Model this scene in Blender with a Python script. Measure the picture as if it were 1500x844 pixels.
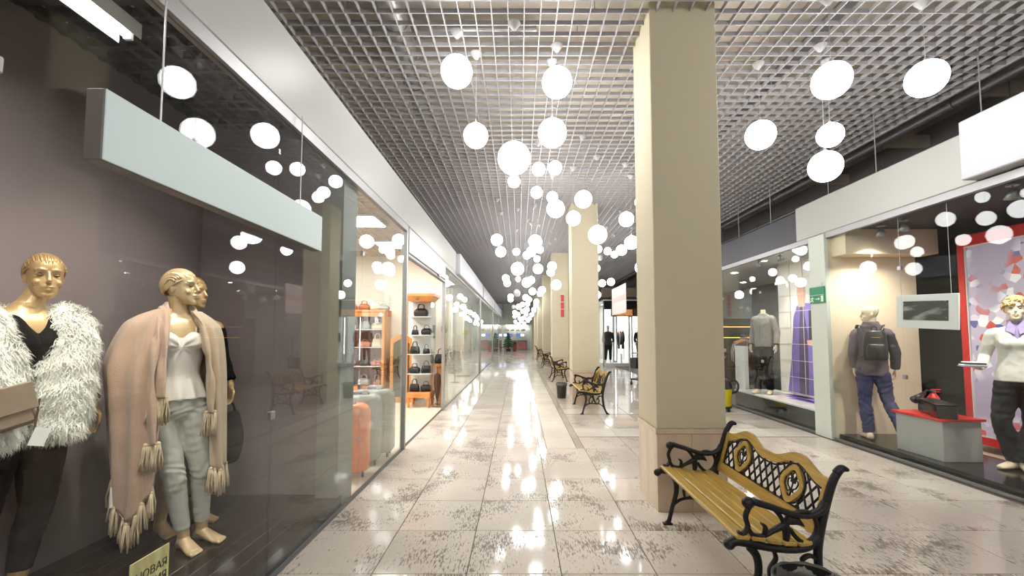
import bpy, math, random
from mathutils import Vector, Matrix, noise
SC = bpy.context.scene
for _o in list(bpy.data.objects): bpy.data.objects.remove(_o)
COL = SC.collection
R = math.radians
# ------------------------------------------------------------------ camera
F_PX, CX, CY, PITCH, EYE = 630.0, 760.0, 453.7, R(3.3), 1.51
cam = bpy.data.cameras.new('camera'); camo = bpy.data.objects.new('camera', cam); COL.objects.link(camo)
cam.sensor_width = 36.0; cam.lens = F_PX*36/1500
cam.shift_x = (750-CX)/1500; cam.shift_y = (CY-422)/1500
cam.clip_start = .05; cam.clip_end = 200
camo.location = (0, 0, EYE); camo.rotation_euler = (R(90)+PITCH, 0, 0)
SC.camera = camo
# ------------------------------------------------------------------ view, world, light
SC.view_settings.view_transform = 'Standard'; SC.view_settings.look = 'None'
SC.view_settings.gamma = 1; SC.view_settings.use_curve_mapping = False
SC.view_settings.exposure = 0.15
w = bpy.data.worlds.new('world'); SC.world = w; w.use_nodes = True
w.node_tree.nodes['Background'].inputs[0].default_value = (.9, .93, 1, 1)
w.node_tree.nodes['Background'].inputs[1].default_value = .12
SC.cycles.max_bounces = 8; SC.cycles.transparent_max_bounces = 24
SC.cycles.glossy_bounces = 4; SC.cycles.diffuse_bounces = 4; SC.cycles.caustics_reflective = False
SC.cycles.caustics_refractive = False; SC.cycles.use_denoising = True
SC.cycles.sample_clamp_indirect = 6.0
GLOBE_STRENGTH = 20.0

# ------------------------------------------------------------------ pixel to place
CP, SP = math.cos(PITCH), math.sin(PITCH)
def ray(px, py):
    x, y = (px-CX)/F_PX, -(py-CY)/F_PX
    return Vector((x, CP - y*SP, SP + y*CP))
def at_zc(px, py, zc): return Vector((0, 0, EYE)) + ray(px, py)*zc
def on_z(px, py, z):
    r = ray(px, py); return Vector((0, 0, EYE)) + r*((z-EYE)/r.z)
def on_x(px, py, x):
    r = ray(px, py); return Vector((0, 0, EYE)) + r*(x/r.x)
def on_y(px, py, y):
    r = ray(px, py); return Vector((0, 0, EYE)) + r*(y/r.y)

# ------------------------------------------------------------------ mesh building
class MB:
    def __init__(s): s.v = []; s.f = []; s.m = []
    def add(s, vs, fs, mi=0):
        o = len(s.v); s.v += [tuple(v) for v in vs]; s.f += [tuple(i+o for i in f) for f in fs]; s.m += [mi]*len(fs); return s
    def box(s, x0, x1, y0, y1, z0, z1, mi=0):
        return s.add([(x0,y0,z0),(x1,y0,z0),(x1,y1,z0),(x0,y1,z0),(x0,y0,z1),(x1,y0,z1),(x1,y1,z1),(x0,y1,z1)],
                     [(0,3,2,1),(4,5,6,7),(0,1,5,4),(1,2,6,5),(2,3,7,6),(3,0,4,7)], mi)
    def rbox(s, x0, x1, y0, y1, z0, z1, b=.01, mi=0):
        b = min(b, (x1-x0)*.45, (y1-y0)*.45, (z1-z0)*.45)
        vs = []; idx = {}
        for ix, (X, sx) in enumerate(((x0, 1), (x1, -1))):
            for iy, (Y, sy) in enumerate(((y0, 1), (y1, -1))):
                for iz, (Z, sz) in enumerate(((z0, 1), (z1, -1))):
                    for a in range(3):
                        p = [X+sx*b, Y+sy*b, Z+sz*b]; p[a] = (X, Y, Z)[a]
                        idx[ix, iy, iz, a] = len(vs); vs.append(p)
        fs = []
        g = lambda c, a: idx[c[0], c[1], c[2], a]
        for a in range(3):
            u, w_ = [(1, 2), (2, 0), (0, 1)][a]
            for side in (0, 1):
                q = []
                for (i, j) in ((0, 0), (1, 0), (1, 1), (0, 1)):
                    c = [0, 0, 0]; c[a] = side; c[u] = i; c[w_] = j; q.append(g(c, a))
                fs.append(tuple(q if side else q[::-1]))
            for i in (0, 1):          # edges along axis a
                for j in (0, 1):
                    c0 = [0, 0, 0]; c0[u] = i; c0[w_] = j; c1 = c0[:]; c1[a] = 1
                    q = [g(c0, u), g(c1, u), g(c1, w_), g(c0, w_)]
                    fs.append(tuple(q if i != j else q[::-1]))
        for i in (0, 1):
            for j in (0, 1):
                for k in (0, 1):
                    t = (g((i,j,k), 0), g((i,j,k), 1), g((i,j,k), 2))
                    fs.append(t if (i+j+k) % 2 else t[::-1])
        return s.add(vs, fs, mi)
    def rings(s, rs, cap=True, closed=True, mi=0):
        """rs: list of equal-length lists of points; quads between them"""
        n = len(rs[0]); vs = [p for r in rs for p in r]; fs = []
        for k in range(len(rs)-1):
            for i in range(n if closed else n-1):
                j = (i+1) % n
                fs.append((k*n+i, k*n+j, (k+1)*n+j, (k+1)*n+i))
        if cap and closed:
            fs.append(tuple(range(n))[::-1]); fs.append(tuple((len(rs)-1)*n+i for i in range(n)))
        return s.add(vs, fs, mi)
    def tube(s, pts, rad, n=8, cap=True, flat=1.0, up=None, mi=0, loop=False):
        """pts polyline; rad number or list (or (rx,ry) list); flat squashes second axis"""
        P = [Vector(p) for p in pts]; m = len(P)
        if not isinstance(rad, (list, tuple)): rad = [rad]*m
        rs = []; last = None
        for k in range(m):
            if loop: t = P[(k+1) % m]-P[k-1]
            else: t = P[min(k+1, m-1)]-P[max(k-1, 0)]
            if t.length < 1e-9: t = Vector((0, 0, 1))
            t.normalize()
            if last is None:
                ref = Vector(up) if up else (Vector((0, 0, 1)) if abs(t.z) < .9 else Vector((1, 0, 0)))
            else: ref = last
            b = ref - t*ref.dot(t)
            if b.length < 1e-6: b = t.orthogonal()
            b.normalize(); last = b; a = b.cross(t)
            r = rad[k]; ra, rb = r if isinstance(r, (tuple, list)) else (r, r*flat)
            rs.append([P[k] + a*(ra*math.cos(2*math.pi*i/n)) + b*(rb*math.sin(2*math.pi*i/n)) for i in range(n)])
        if loop: rs.append(rs[0]); cap = False
        return s.rings(rs, cap, True, mi)
    def lathe(s, prof, n=20, c=(0, 0, 0), cap=True, mi=0):
        rs = [[(c[0]+r*math.cos(2*math.pi*i/n), c[1]+r*math.sin(2*math.pi*i/n), c[2]+z) for i in range(n)] for r, z in prof]
        return s.rings(rs, cap, True, mi)
    def sphere(s, c, r, n=16, m=10, mi=0):
        rx, ry, rz = r if isinstance(r, (tuple, list)) else (r, r, r)
        rs = []
        for k in range(m+1):
            a = math.pi*(k+.0)/m; a = min(max(a, .04), math.pi-.04)
            rs.append([(c[0]+rx*math.sin(a)*math.cos(2*math.pi*i/n), c[1]+ry*math.sin(a)*math.sin(2*math.pi*i/n), c[2]-rz*math.cos(a)) for i in range(n)])
        return s.rings(rs, True, True, mi)
    def prism(s, poly, axis, a0, a1, mi=0):
        """poly: 2D outline (ccw), extruded along axis from a0 to a1"""
        def p3(p, a):
            return {'x': (a, p[0], p[1]), 'y': (p[0], a, p[1]), 'z': (p[0], p[1], a)}[axis]
        n = len(poly)
        vs = [p3(p, a0) for p in poly]+[p3(p, a1) for p in poly]
        fs = [tuple(range(n))[::-1], tuple(range(n, 2*n))]+[(i, (i+1) % n, n+(i+1) % n, n+i) for i in range(n)]
        return s.add(vs, fs, mi)
    def ring_plate(s, outer, inner, axis, a0, a1, mi=0):
        def p3(p, a):
            return {'x': (a, p[0], p[1]), 'y': (p[0], a, p[1]), 'z': (p[0], p[1], a)}[axis]
        n = len(outer)
        vs = [p3(p, a0) for p in outer]+[p3(p, a0) for p in inner]+[p3(p, a1) for p in outer]+[p3(p, a1) for p in inner]
        fs = []
        for i in range(n):
            j = (i+1) % n
            fs += [(i, n+i, n+j, j), (2*n+i, 2*n+j, 3*n+j, 3*n+i), (i, j, 2*n+j, 2*n+i), (n+i, 3*n+i, 3*n+j, n+j)]
        return s.add(vs, fs, mi)
    def xform(s, M):
        s.v = [tuple(M @ Vector(v)) for v in s.v]; return s
    def mesh(s, name, mats, smooth=False):
        me = bpy.data.meshes.new(name); me.from_pydata(s.v, [], s.f)
        if not isinstance(mats, (list, tuple)): mats = [mats]
        for m_ in mats: me.materials.append(m_)
        if len(mats) > 1: me.polygons.foreach_set('material_index', s.m)
        if smooth: me.polygons.foreach_set('use_smooth', [True]*len(s.f))
        me.validate(); me.update(); return me
    def build(s, name, mat, parent=None, smooth=False, fix=False, angle=None):
        me = s.mesh(name, mat, smooth)
        if fix:
            import bmesh
            b = bmesh.new(); b.from_mesh(me); bmesh.ops.recalc_face_normals(b, faces=b.faces); b.to_mesh(me); b.free()
        o = bpy.data.objects.new(name, me); COL.objects.link(o)
        if parent is not None: o.parent = parent
        if angle is not None:
            me.polygons.foreach_set('use_smooth', [True]*len(me.polygons)); me.set_sharp_from_angle(angle=R(angle))
        return o
def link(name, me, parent=None, loc=None, rot=None, scale=None):
    o = bpy.data.objects.new(name, me); COL.objects.link(o)
    if parent is not None: o.parent = parent
    if loc is not None: o.location = loc
    if rot is not None: o.rotation_euler = rot
    if scale is not None: o.scale = scale
    return o
def tag(o, label, cat, group=None):
    o['label'] = label; o['category'] = cat
    if group: o['group'] = group
    return o
def struct(o, label=None):
    o['kind'] = 'structure'
    if label: o['label'] = label
    return o
def empty(name, loc=(0, 0, 0), rz=0.0):
    o = bpy.data.objects.new(name, None); COL.objects.link(o); o.location = loc; o.rotation_euler = (0, 0, rz); o.empty_display_size = .1
    return o
def thing(name, label, cat, loc=(0, 0, 0), rz=0.0, group=None):
    return tag(empty(name, loc, rz), label, cat, group)
def dup(root, loc, rz=None, label=None, group=None):
    def cp(o, p):
        c = o.copy(); COL.objects.link(c); c.parent = p
        for ch in o.children: cp(ch, c)
        return c
    r = cp(root, None); r.location = loc
    if rz is not None: r.rotation_euler = (0, 0, rz)
    if label: r['label'] = label
    if group: r['group'] = group
    return r

# ------------------------------------------------------------------ materials
MATS = {}
def mat(name, col, rough=.5, metal=0., spec=.5, noise_=None, bump=None, emit=None, strength=0., alpha=None, coat=0., sheen=0.):
    """noise_=(scale, amount, stretch) varies the colour; bump=(scale, strength, stretch)"""
    m = bpy.data.materials.new(name); m.use_nodes = True; nt = m.node_tree; b = nt.nodes['Principled BSDF']
    b.inputs['Base Color'].default_value = (*col, 1); b.inputs['Roughness'].default_value = rough
    b.inputs['Metallic'].default_value = metal; b.inputs['Specular IOR Level'].default_value = spec
    if coat: b.inputs['Coat Weight'].default_value = coat; b.inputs['Coat Roughness'].default_value = .08
    if sheen: b.inputs['Sheen Weight'].default_value = sheen; b.inputs['Sheen Roughness'].default_value = .6
    if emit: b.inputs['Emission Color'].default_value = (*emit, 1); b.inputs['Emission Strength'].default_value = strength
    def coords(stretch):
        tc = nt.nodes.new('ShaderNodeTexCoord'); mp = nt.nodes.new('ShaderNodeMapping')
        mp.inputs['Scale'].default_value = stretch; nt.links.new(tc.outputs['Object'], mp.inputs['Vector']); return mp
    if noise_:
        sc, am, st = (*noise_, (1, 1, 1))[:3]
        mp = coords(st); n = nt.nodes.new('ShaderNodeTexNoise'); n.inputs['Scale'].default_value = sc; n.inputs['Detail'].default_value = 5
        nt.links.new(mp.outputs[0], n.inputs['Vector'])
        r = nt.nodes.new('ShaderNodeValToRGB'); lo, hi = 1-am, 1+am
        r.color_ramp.elements[0].position = .3; r.color_ramp.elements[1].position = .7
        r.color_ramp.elements[0].color = (*[min(1, c*lo) for c in col], 1); r.color_ramp.elements[1].color = (*[min(1, c*hi) for c in col], 1)
        nt.links.new(n.outputs[0], r.inputs[0]); nt.links.new(r.outputs[0], b.inputs['Base Color'])
    if bump:
        sc, am, st = (*bump, (1, 1, 1))[:3]
        mp = coords(st); n = nt.nodes.new('ShaderNodeTexNoise'); n.inputs['Scale'].default_value = sc; n.inputs['Detail'].default_value = 4
        nt.links.new(mp.outputs[0], n.inputs['Vector'])
        bp = nt.nodes.new('ShaderNodeBump'); bp.inputs['Strength'].default_value = am; bp.inputs['Distance'].default_value = .01
        nt.links.new(n.outputs[0], bp.inputs['Height']); nt.links.new(bp.outputs[0], b.inputs['Normal'])
    MATS[name] = m; return m
def srgb(r, g, b):
    f = lambda c: (c/255)/12.92 if c/255 <= .04045 else ((c/255+.055)/1.055)**2.4
    return (f(r), f(g), f(b))
def glass_mat(name, tint=(.955, .975, .968), r0=.017):
    m = bpy.data.materials.new(name); m.use_nodes = True; nt = m.node_tree; nt.nodes.clear()
    N = nt.nodes.new; L = nt.links.new
    out = N('ShaderNodeOutputMaterial'); mix = N('ShaderNodeMixShader'); tr = N('ShaderNodeBsdfTransparent'); gl = N('ShaderNodeBsdfGlossy')
    tr.inputs[0].default_value = (*tint, 1); gl.inputs['Roughness'].default_value = 0.0; gl.inputs[0].default_value = (1, 1, 1, 1)
    g = N('ShaderNodeNewGeometry'); d = N('ShaderNodeVectorMath'); d.operation = 'DOT_PRODUCT'
    L(g.outputs['Normal'], d.inputs[0]); L(g.outputs['Incoming'], d.inputs[1])
    ab = N('ShaderNodeMath'); ab.operation = 'ABSOLUTE'; L(d.outputs['Value'], ab.inputs[0])
    one = N('ShaderNodeMath'); one.operation = 'SUBTRACT'; one.inputs[0].default_value = 1; L(ab.outputs[0], one.inputs[1])
    pw = N('ShaderNodeMath'); pw.operation = 'POWER'; L(one.outputs[0], pw.inputs[0]); pw.inputs[1].default_value = 5
    ml = N('ShaderNodeMath'); ml.operation = 'MULTIPLY_ADD'; L(pw.outputs[0], ml.inputs[0]); ml.inputs[1].default_value = 1-r0; ml.inputs[2].default_value = r0
    L(ml.outputs[0], mix.inputs[0]); L(tr.outputs[0], mix.inputs[1]); L(gl.outputs[0], mix.inputs[2]); L(mix.outputs[0], out.inputs[0])
    MATS[name] = m; return m
def emit_mat(name, col, s):
    m = bpy.data.materials.new(name); m.use_nodes = True; nt = m.node_tree; nt.nodes.clear()
    out = nt.nodes.new('ShaderNodeOutputMaterial'); e = nt.nodes.new('ShaderNodeEmission')
    e.inputs[0].default_value = (*col, 1); e.inputs[1].default_value = s; nt.links.new(e.outputs[0], out.inputs[0]); MATS[name] = m; return m

def tile_mat(name, base, dark, amount, rough=.13):
    """polished travertine: streaks of darker pits running along the hall, different on every tile"""
    m = bpy.data.materials.new(name); m.use_nodes = True; nt = m.node_tree; N = nt.nodes.new; L = nt.links.new
    b = nt.nodes['Principled BSDF']; b.inputs['Roughness'].default_value = rough; b.inputs['Specular IOR Level'].default_value = .26
    g = N('ShaderNodeNewGeometry'); oi = N('ShaderNodeObjectInfo')
    cb = N('ShaderNodeVectorMath'); cb.operation = 'SCALE'; cb.inputs[3].default_value = 37.0
    co = N('ShaderNodeCombineXYZ')
    L(oi.outputs['Random'], co.inputs[2]); L(co.outputs[0], cb.inputs[0])
    ad = N('ShaderNodeVectorMath'); ad.operation = 'ADD'; L(g.outputs['Position'], ad.inputs[0]); L(cb.outputs[0], ad.inputs[1])
    mp = N('ShaderNodeMapping'); mp.inputs['Scale'].default_value = (46, 9, 1); L(ad.outputs[0], mp.inputs['Vector'])
    n1 = N('ShaderNodeTexNoise'); n1.inputs['Scale'].default_value = 2.2; n1.inputs['Detail'].default_value = 6; n1.inputs['Roughness'].default_value = .65; L(mp.outputs[0], n1.inputs['Vector'])
    n2 = N('ShaderNodeTexNoise'); n2.inputs['Scale'].default_value = 2.6; n2.inputs['Detail'].default_value = 3; L(ad.outputs[0], n2.inputs['Vector'])
    r2 = N('ShaderNodeMapRange'); L(n2.outputs[0], r2.inputs[0]); r2.inputs[1].default_value = .36; r2.inputs[2].default_value = .68; r2.inputs[3].default_value = -.13; r2.inputs[4].default_value = .12
    sm = N('ShaderNodeMath'); L(n1.outputs[0], sm.inputs[0]); L(r2.outputs[0], sm.inputs[1])
    rp = N('ShaderNodeValToRGB'); e = rp.color_ramp.elements; e[0].position = .54; e[0].color = (0, 0, 0, 1); e[1].position = .60; e[1].color = (1, 1, 1, 1); L(sm.outputs[0], rp.inputs[0])
    mu = N('ShaderNodeMath'); mu.operation = 'MULTIPLY'; L(rp.outputs[0], mu.inputs[0]); mu.inputs[1].default_value = amount
    n3 = N('ShaderNodeTexNoise'); n3.inputs['Scale'].default_value = 1.3; n3.inputs['Detail'].default_value = 3; L(ad.outputs[0], n3.inputs['Vector'])
    cr = N('ShaderNodeValToRGB'); cr.color_ramp.elements[0].position = .3; cr.color_ramp.elements[1].position = .7
    cr.color_ramp.elements[0].color = (*[c*.86 for c in base], 1); cr.color_ramp.elements[1].color = (*[min(1, c*1.08) for c in base], 1); L(n3.outputs[0], cr.inputs[0])
    mx = N('ShaderNodeMix'); mx.data_type = 'RGBA'; L(mu.outputs[0], mx.inputs[0]); L(cr.outputs[0], mx.inputs[6]); mx.inputs[7].default_value = (*dark, 1)
    L(mx.outputs[2], b.inputs['Base Color'])
    rr = N('ShaderNodeMapRange'); L(mu.outputs[0], rr.inputs[0]); rr.inputs[3].default_value = rough; rr.inputs[4].default_value = .38; L(rr.outputs[0], b.inputs['Roughness'])
    MATS[name] = m; return m

M_tile = tile_mat('travertine_tile', srgb(224, 214, 201), srgb(104, 92, 80), .85, .07)
M_tile_light = tile_mat('travertine_light', srgb(236, 230, 219), srgb(170, 160, 148), .3, .06)
M_tile_dark = tile_mat('travertine_dark', srgb(196, 184, 170), srgb(120, 108, 96), .4)
M_grout = mat('grout', srgb(96, 88, 80), .8)
M_slat = mat('ceiling_slat_paint', srgb(166, 164, 166), .4)
M_slab = mat('service_void', srgb(200, 190, 176), .9, noise_=(1.2, .25))
M_white = mat('white_panel', srgb(224, 225, 224), .35)
M_fascia = mat('fascia_panel', srgb(184, 185, 181), .35)
M_post = mat('taupe_anodised_metal', srgb(150, 146, 140), .45, metal=.3)
M_signbox = mat('cool_white_box', srgb(196, 199, 206), .4)
M_alu = mat('brushed_aluminium', srgb(164, 164, 165), .4, metal=.8, bump=(60, .05, (1, .02, 1)))
M_alu_dark = mat('dark_aluminium', srgb(120, 120, 122), .4, metal=.6)
M_glass = glass_mat('shop_glass')
M_globe = emit_mat('lit_opal_glass', (1, .99, .98), GLOBE_STRENGTH)
M_opal = mat('unlit_opal_glass', srgb(225, 225, 225), .25)
M_cone = mat('ceiling_rose_paint', srgb(168, 166, 166), .5)
M_wire = mat('steel_wire', srgb(190, 190, 190), .4, metal=.5)
M_stucco = mat('speckled_stucco', srgb(208, 199, 172), .75, noise_=(260, .22), bump=(220, .35))
M_plinth = mat('marble_plinth', srgb(214, 194, 170), .22, noise_=(9, .1, (1, 1, .12)))
M_plum = mat('plum_wall', srgb(130, 117, 118), .8)
M_cream = mat('cream_wall', srgb(244, 238, 226), .8)
M_beige = mat('beige_wall', srgb(236, 220, 192), .8)
M_grey = mat('grey_wall', srgb(120, 118, 118), .7)
M_dark = mat('charcoal_wall', srgb(52, 50, 52), .6)
M_black = mat('black_gloss', srgb(26, 25, 26), .15)
M_darkfascia = mat('slate_fascia', srgb(66, 66, 74), .45)
M_shopfloor = mat('shop_floor_vinyl', srgb(236, 226, 206), .25)
M_pier = mat('pier_paint', srgb(128, 130, 124), .5)
M_greencol = mat('pale_green_post', srgb(206, 214, 204), .5)
# ================================================================== floor
T = .6; GX0 = -1.53                      # tile module, first joint on the left glass line
fl = struct(MB().box(-5.4, 9.2, -4, 43, -.12, -.006).build('floor', M_grout), 'polished cream travertine floor of the shopping arcade')
def tile_mesh(w_, l_, m_, nm='floor_tile'):
    g = .003; b = .0018
    mb = MB(); x0, x1, y0, y1 = g, w_-g, g, l_-g
    mb.add([(x0,y0,-.006),(x1,y0,-.006),(x1,y1,-.006),(x0,y1,-.006),(x0,y0,-b),(x1,y0,-b),(x1,y1,-b),(x0,y1,-b),
            (x0+b,y0+b,0),(x1-b,y0+b,0),(x1-b,y1-b,0),(x0+b,y1-b,0)],
           [(0,1,5,4),(1,2,6,5),(2,3,7,6),(3,0,4,7),(4,5,9,8),(5,6,10,9),(6,7,11,10),(7,4,8,11),(8,9,10,11)])
    return mb.mesh(nm, m_)
ROW0 = on_z(760, 840.7, 0).y            # a joint across the hall, read from the photograph
ROW0 -= T*round((ROW0-1.5)/T)
cols = [GX0+T*i for i in range(10)]
tm = tile_mesh(T, T, M_tile)
t_l = tile_mesh(.4, T, M_tile_light); t_s = tile_mesh(.1, T, M_tile_dark); t_ll = tile_mesh(T, .26, M_tile_light); t_ls = tile_mesh(T, .08, M_tile_dark)
rest = MB(); n_t = 0
for j in range(-6, 70):
    y = ROW0+T*j
    if y > 42: break
    for i, x in enumerate(cols + [cols[-1]+T]):
        wide = T if i < 10 else 4.56-(cols[-1]+T)
        if i == 10: continue
        near = 1.6 < y+T and y < 18.3
        if not near:
            rest.box(x+.002, x+T-.002, y+.002, y+T-.002, -.006, 0); continue
        if i == 3 and y > 5.7:             # pale inlay lane between two dark strips
            link('floor_tile', t_s, fl, (x, y, 0)); link('floor_tile', t_l, fl, (x+.1, y, 0)); link('floor_tile', t_s, fl, (x+.5, y, 0))
        elif i >= 4 and (abs(y-6.2) < .31 or abs(y-8.0) < .31):   # pale cross bands
            link('floor_tile', t_ls, fl, (x, y, 0)); link('floor_tile', t_ll, fl, (x, y+.08, 0)); link('floor_tile', t_ll, fl, (x, y+.34, 0))
        else: link('floor_tile', tm, fl, (x, y, 0))
o = rest.build('floor_tile_field', M_tile, fl); o['kind'] = 'stuff'

# ================================================================== ceiling: open slat grid under the service void
CZ = 4.44
cel = struct(MB().box(-6, 9.2, -4, 43, 5.25, 5.35).build('ceiling', M_slab), 'beige service void above an open white ceiling grid')
CELL = .15
gx0, gx1 = -2.5, 5.3
lm = MB().box(-.005, .005, -3.5, 41.2, CZ, CZ+.045).mesh('long_slat', M_slat)
cm = MB().box(gx0, gx1, -.005, .005, CZ+.001, CZ+.044).mesh('cross_slat', M_slat)
k = 0; x = gx0
while x <= gx1:
    link('long_slat', lm, cel, (x, 0, 0)); x += CELL
y = .32
far = MB(); n_c = 0
while y < 41:
    if n_c < 280: link('cross_slat', cm, cel, (0, y, 0))
    else: far.box(gx0, gx1, y-.005, y+.005, CZ+.001, CZ+.044)
    n_c += 1; y += CELL
y = .35-CELL
while y > -3.5: far.box(gx0, gx1, y-.005, y+.005, CZ+.001, CZ+.044); y -= CELL
o = far.build('cross_slat_field', M_slat, cel); o['kind'] = 'stuff'
# things in the void
M_duct = mat('silver_duct', srgb(190, 188, 184), .28, metal=.9, bump=(30, .5, (.3, 6, .3)))
def duct(pts, r, label):
    mb = MB(); mb.tube(pts, r, 16)
    for i in range(len(pts)-1):
        a, b = Vector(pts[i]), Vector(pts[i+1]); n = int((b-a).length/.5)
        for q in range(n): p = a+(b-a)*(q+.5)/n; d = (b-a).normalized()*.02; mb.tube([p-d, p+d], r+.012, 16)
    return tag(mb.build('air_duct', M_duct, None, True, angle=40), label, 'duct')
duct([(-1.25, -2, 4.68), (-1.2, 3.4, 4.68), (-1.35, 6.0, 4.68), (-1.2, 14, 4.68)], .13, 'silver round air duct running above the ceiling grid near the left fascia')
duct([(-2.6, 4.7, 4.98), (0.2, 4.75, 5.0)], .09, 'short silver duct crossing above the ceiling grid')
tag(MB().box(3.2, 3.35, -2, 30, 4.75, 4.83).build('cable_tray', M_alu_dark), 'long dark cable tray above the ceiling grid', 'cable tray')
for i, yy in enumerate((2.2, 5.4, 8.8, 12.5, 17)):
    tag(MB().box(-2.6, 5.4, yy-.05, yy+.05, 5.05, 5.25).build('ceiling_beam', M_slab), 'pale beam crossing the service void above the grid', 'beam', 'beams in the service void')
hg = MB()
rod = MB().tube([(0, 0, CZ+.04), (0, 0, 5.25)], .004, 6).mesh('grid_hanger', M_wire)
for yy in [1.5+1.15*i for i in range(14)]:
    for xx in (-1.6, -.45, .7, 1.9, 3.0, 4.15): link('grid_hanger', rod, cel, (xx, yy, 0))
# right-hand dark void beyond the grid edge
struct(MB().box(7.4, 7.5, -4, 43, 0, 5.3).build('wall_right', M_grey), 'dark back wall behind the right-hand shops')
struct(MB().box(-5.4, -5.3, -4, 43, 0, 5.3).build('wall_left', M_cream), 'back wall behind the left-hand shops')
struct(MB().box(-5.4, 7.5, -4.1, -4, 0, 5.3).build('wall_rear', M_cream), 'wall closing the arcade behind the viewer')
ang = MB().box(gx1, gx1+.03, -3.5, 41.2, CZ-.01, CZ+.06); struct(ang.build('trim_1', M_slat), 'edge angle of the ceiling grid')
rods = MB().tube([(0, 0, 0), (0, 0, 1.75)], .006, 6).mesh('support_rod', M_wire)
for i, yy in enumerate((3.2, 4.4, 5.6, 6.65, 8, 9.4)):
    tag(link('support_rod', rods, None, (4.75+.12*(i % 2), yy, 3.5)), 'thin steel rod holding up the right-hand shop fascia', 'rod', 'rods above the right fascia')

for i, (x, z, r) in enumerate(((5.75, 4.55, .06), (6.05, 4.75, .09), (6.5, 4.4, .05))):
    mb = MB(); mb.tube([(x, -3, z), (x, 30, z)], r, 12)
    for q in range(16): mb.tube([(x, -2.5+2*q, z), (x, -2.45+2*q, z)], r+.012, 12).tube([(x, -2.48+2*q, z), (x, -2.48+2*q, 5.25)], .006, 5)
    tag(mb.build('service_pipe', M_alu_dark, None, True, angle=40), ('slim grey pipe nearest the edge of the grid ceiling, above the right shops', 'thick grey pipe in the dark void above the right shops', 'low slim pipe deepest in the void above the right shops')[i], 'pipe')
for y in (2.5, 4.2, 5.9, 7.6, 9.5): tag(MB().rbox(5.35, 7.4, y-.06, y+.06, 4.9, 5.1, .006).build('void_beam', M_slab), 'pale cross beam in the void above the right shops', 'beam', 'cross beams above the right shops')

# ================================================================== pillars
PX0, PX1 = 1.185, 1.785
PY = [3.75+5.83*i for i in range(7)]
PD = .55
def make_pillar():
    t = empty('pillar')
    MB().rbox(PX0, PX1, 0, PD, .70, 5.25, .006).build('shaft', M_stucco, t)
    MB().box(PX0-.012, PX1+.012, -.012, PD+.012, .66, .70).build('moulding', M_plinth, t)
    hw = (PX1-PX0)/2
    MB().box(PX0+.02, PX1-.02, .02, PD-.02, 0, .66).build('core', M_grout, t)
    fx = MB().rbox(0, hw-.001, 0, .02, .0, .655, .002).mesh('plinth_slab', M_plinth)
    fy = MB().rbox(0, .02, 0, PD/2-.021, .0, .655, .002).mesh('plinth_slab', M_plinth)
    for i in (0, 1):
        for yy in (-.0, PD-.02): link('plinth_slab', fx, t, (PX0+hw*i+.0005, yy, 0))
        for xx in (PX0, PX1-.02): link('plinth_slab', fy, t, (xx, .021+(PD/2-.021)*i, 0))
    return t
P_LAB = ['speckled beige pillar standing right behind the bench with the open lattice back', 'speckled beige pillar with a bench and a dark waste bin at its foot',
         'speckled beige pillar carrying the narrow red sign', 'speckled beige pillar next beyond the one with the red sign']
pil = make_pillar()
for i, y in enumerate(PY):
    o = pil if i == 0 else dup(pil, (0, 0, 0))
    o.location = (0, y, 0)
    tag(o, P_LAB[i] if i < 4 else 'speckled beige pillar far down the arcade row', 'pillar', 'row of beige pillars')

# ================================================================== shop fronts
GL, GR = -1.53, 4.55
def pane(parent, x, y0, y1, z0, z1): return MB().box(x-.005, x+.005, y0+.003, y1-.003, z0, z1).build('glass_pane', M_glass, parent)
def clip(parent, x, y, z): return MB().rbox(x-.014, x+.014, y-.025, y+.025, z-.025, z+.025, .004).build('glass_clip', M_alu, parent)
def front(n, x, seams, label, top=2.9, clips=True, rail=True):
    t = struct(empty('window_%d' % n, (0, 0, 0)), label)
    for a, b in zip(seams[:-1], seams[1:]): pane(t, x, a, b, .018, top)
    for s in seams[1:-1]:
        if clips: clip(t, x, s, 1.01); clip(t, x, s, 2.3)
    MB().box(x-.014, x+.014, seams[0], seams[-1], 0, .03 if x > 0 else .018).build('bottom_rail', M_alu if x > 0 else M_alu_dark, t)
    if rail: MB().box(x-.03, x+.03, seams[0], seams[-1], top, top+.08).build('top_rail', M_alu, t)
    return t
w1 = front(1, GL, [-.3, 1.2, 2.69, 4.17, 5.72], 'frameless glass front of the grey display and of the bag shop')
w2 = front(2, GL, [8.78, 10.3, 11.8, 13.3, 14.8, 16.7], 'glass front of the shop beyond the bag shop')
w3 = front(3, GL, [17.1, 19, 21, 23, 24.8], 'far glass shop front on the left')
w4 = front(4, GL, [25.2, 27, 29, 31, 32.7], 'farther glass shop front on the left')
w5 = front(5, GL, [33.1, 35, 37, 39, 41], 'last glass shop front on the left')
w6 = front(6, GR, [.6, 2.1, 3.6, 5.1, 6.32], 'glass front of the sportswear display with the red framed poster', 2.93)
w7 = front(7, GR, [6.6, 8.07, 9.55, 11.03, 12.5, 14, 16.5], 'glass front of the display with the tiled purple poster', 2.93)
post = lambda y, z=2.98, wd=.06: struct(MB().rbox(GL-.03, GL+.03, y-wd/2, y+wd/2, 0, z, .004).build('trim_post', M_post if wd > .1 else M_alu), 'aluminium post of the shop front')
for i, (y, wd) in enumerate(((5.75, .06), (8.75, .06), (16.9, .3), (25.0, .3), (32.9, .3))):
    o = post(y, 3.4 if wd > .1 else 2.98, wd); o.name = 'trim_%d' % (i+2)
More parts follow.
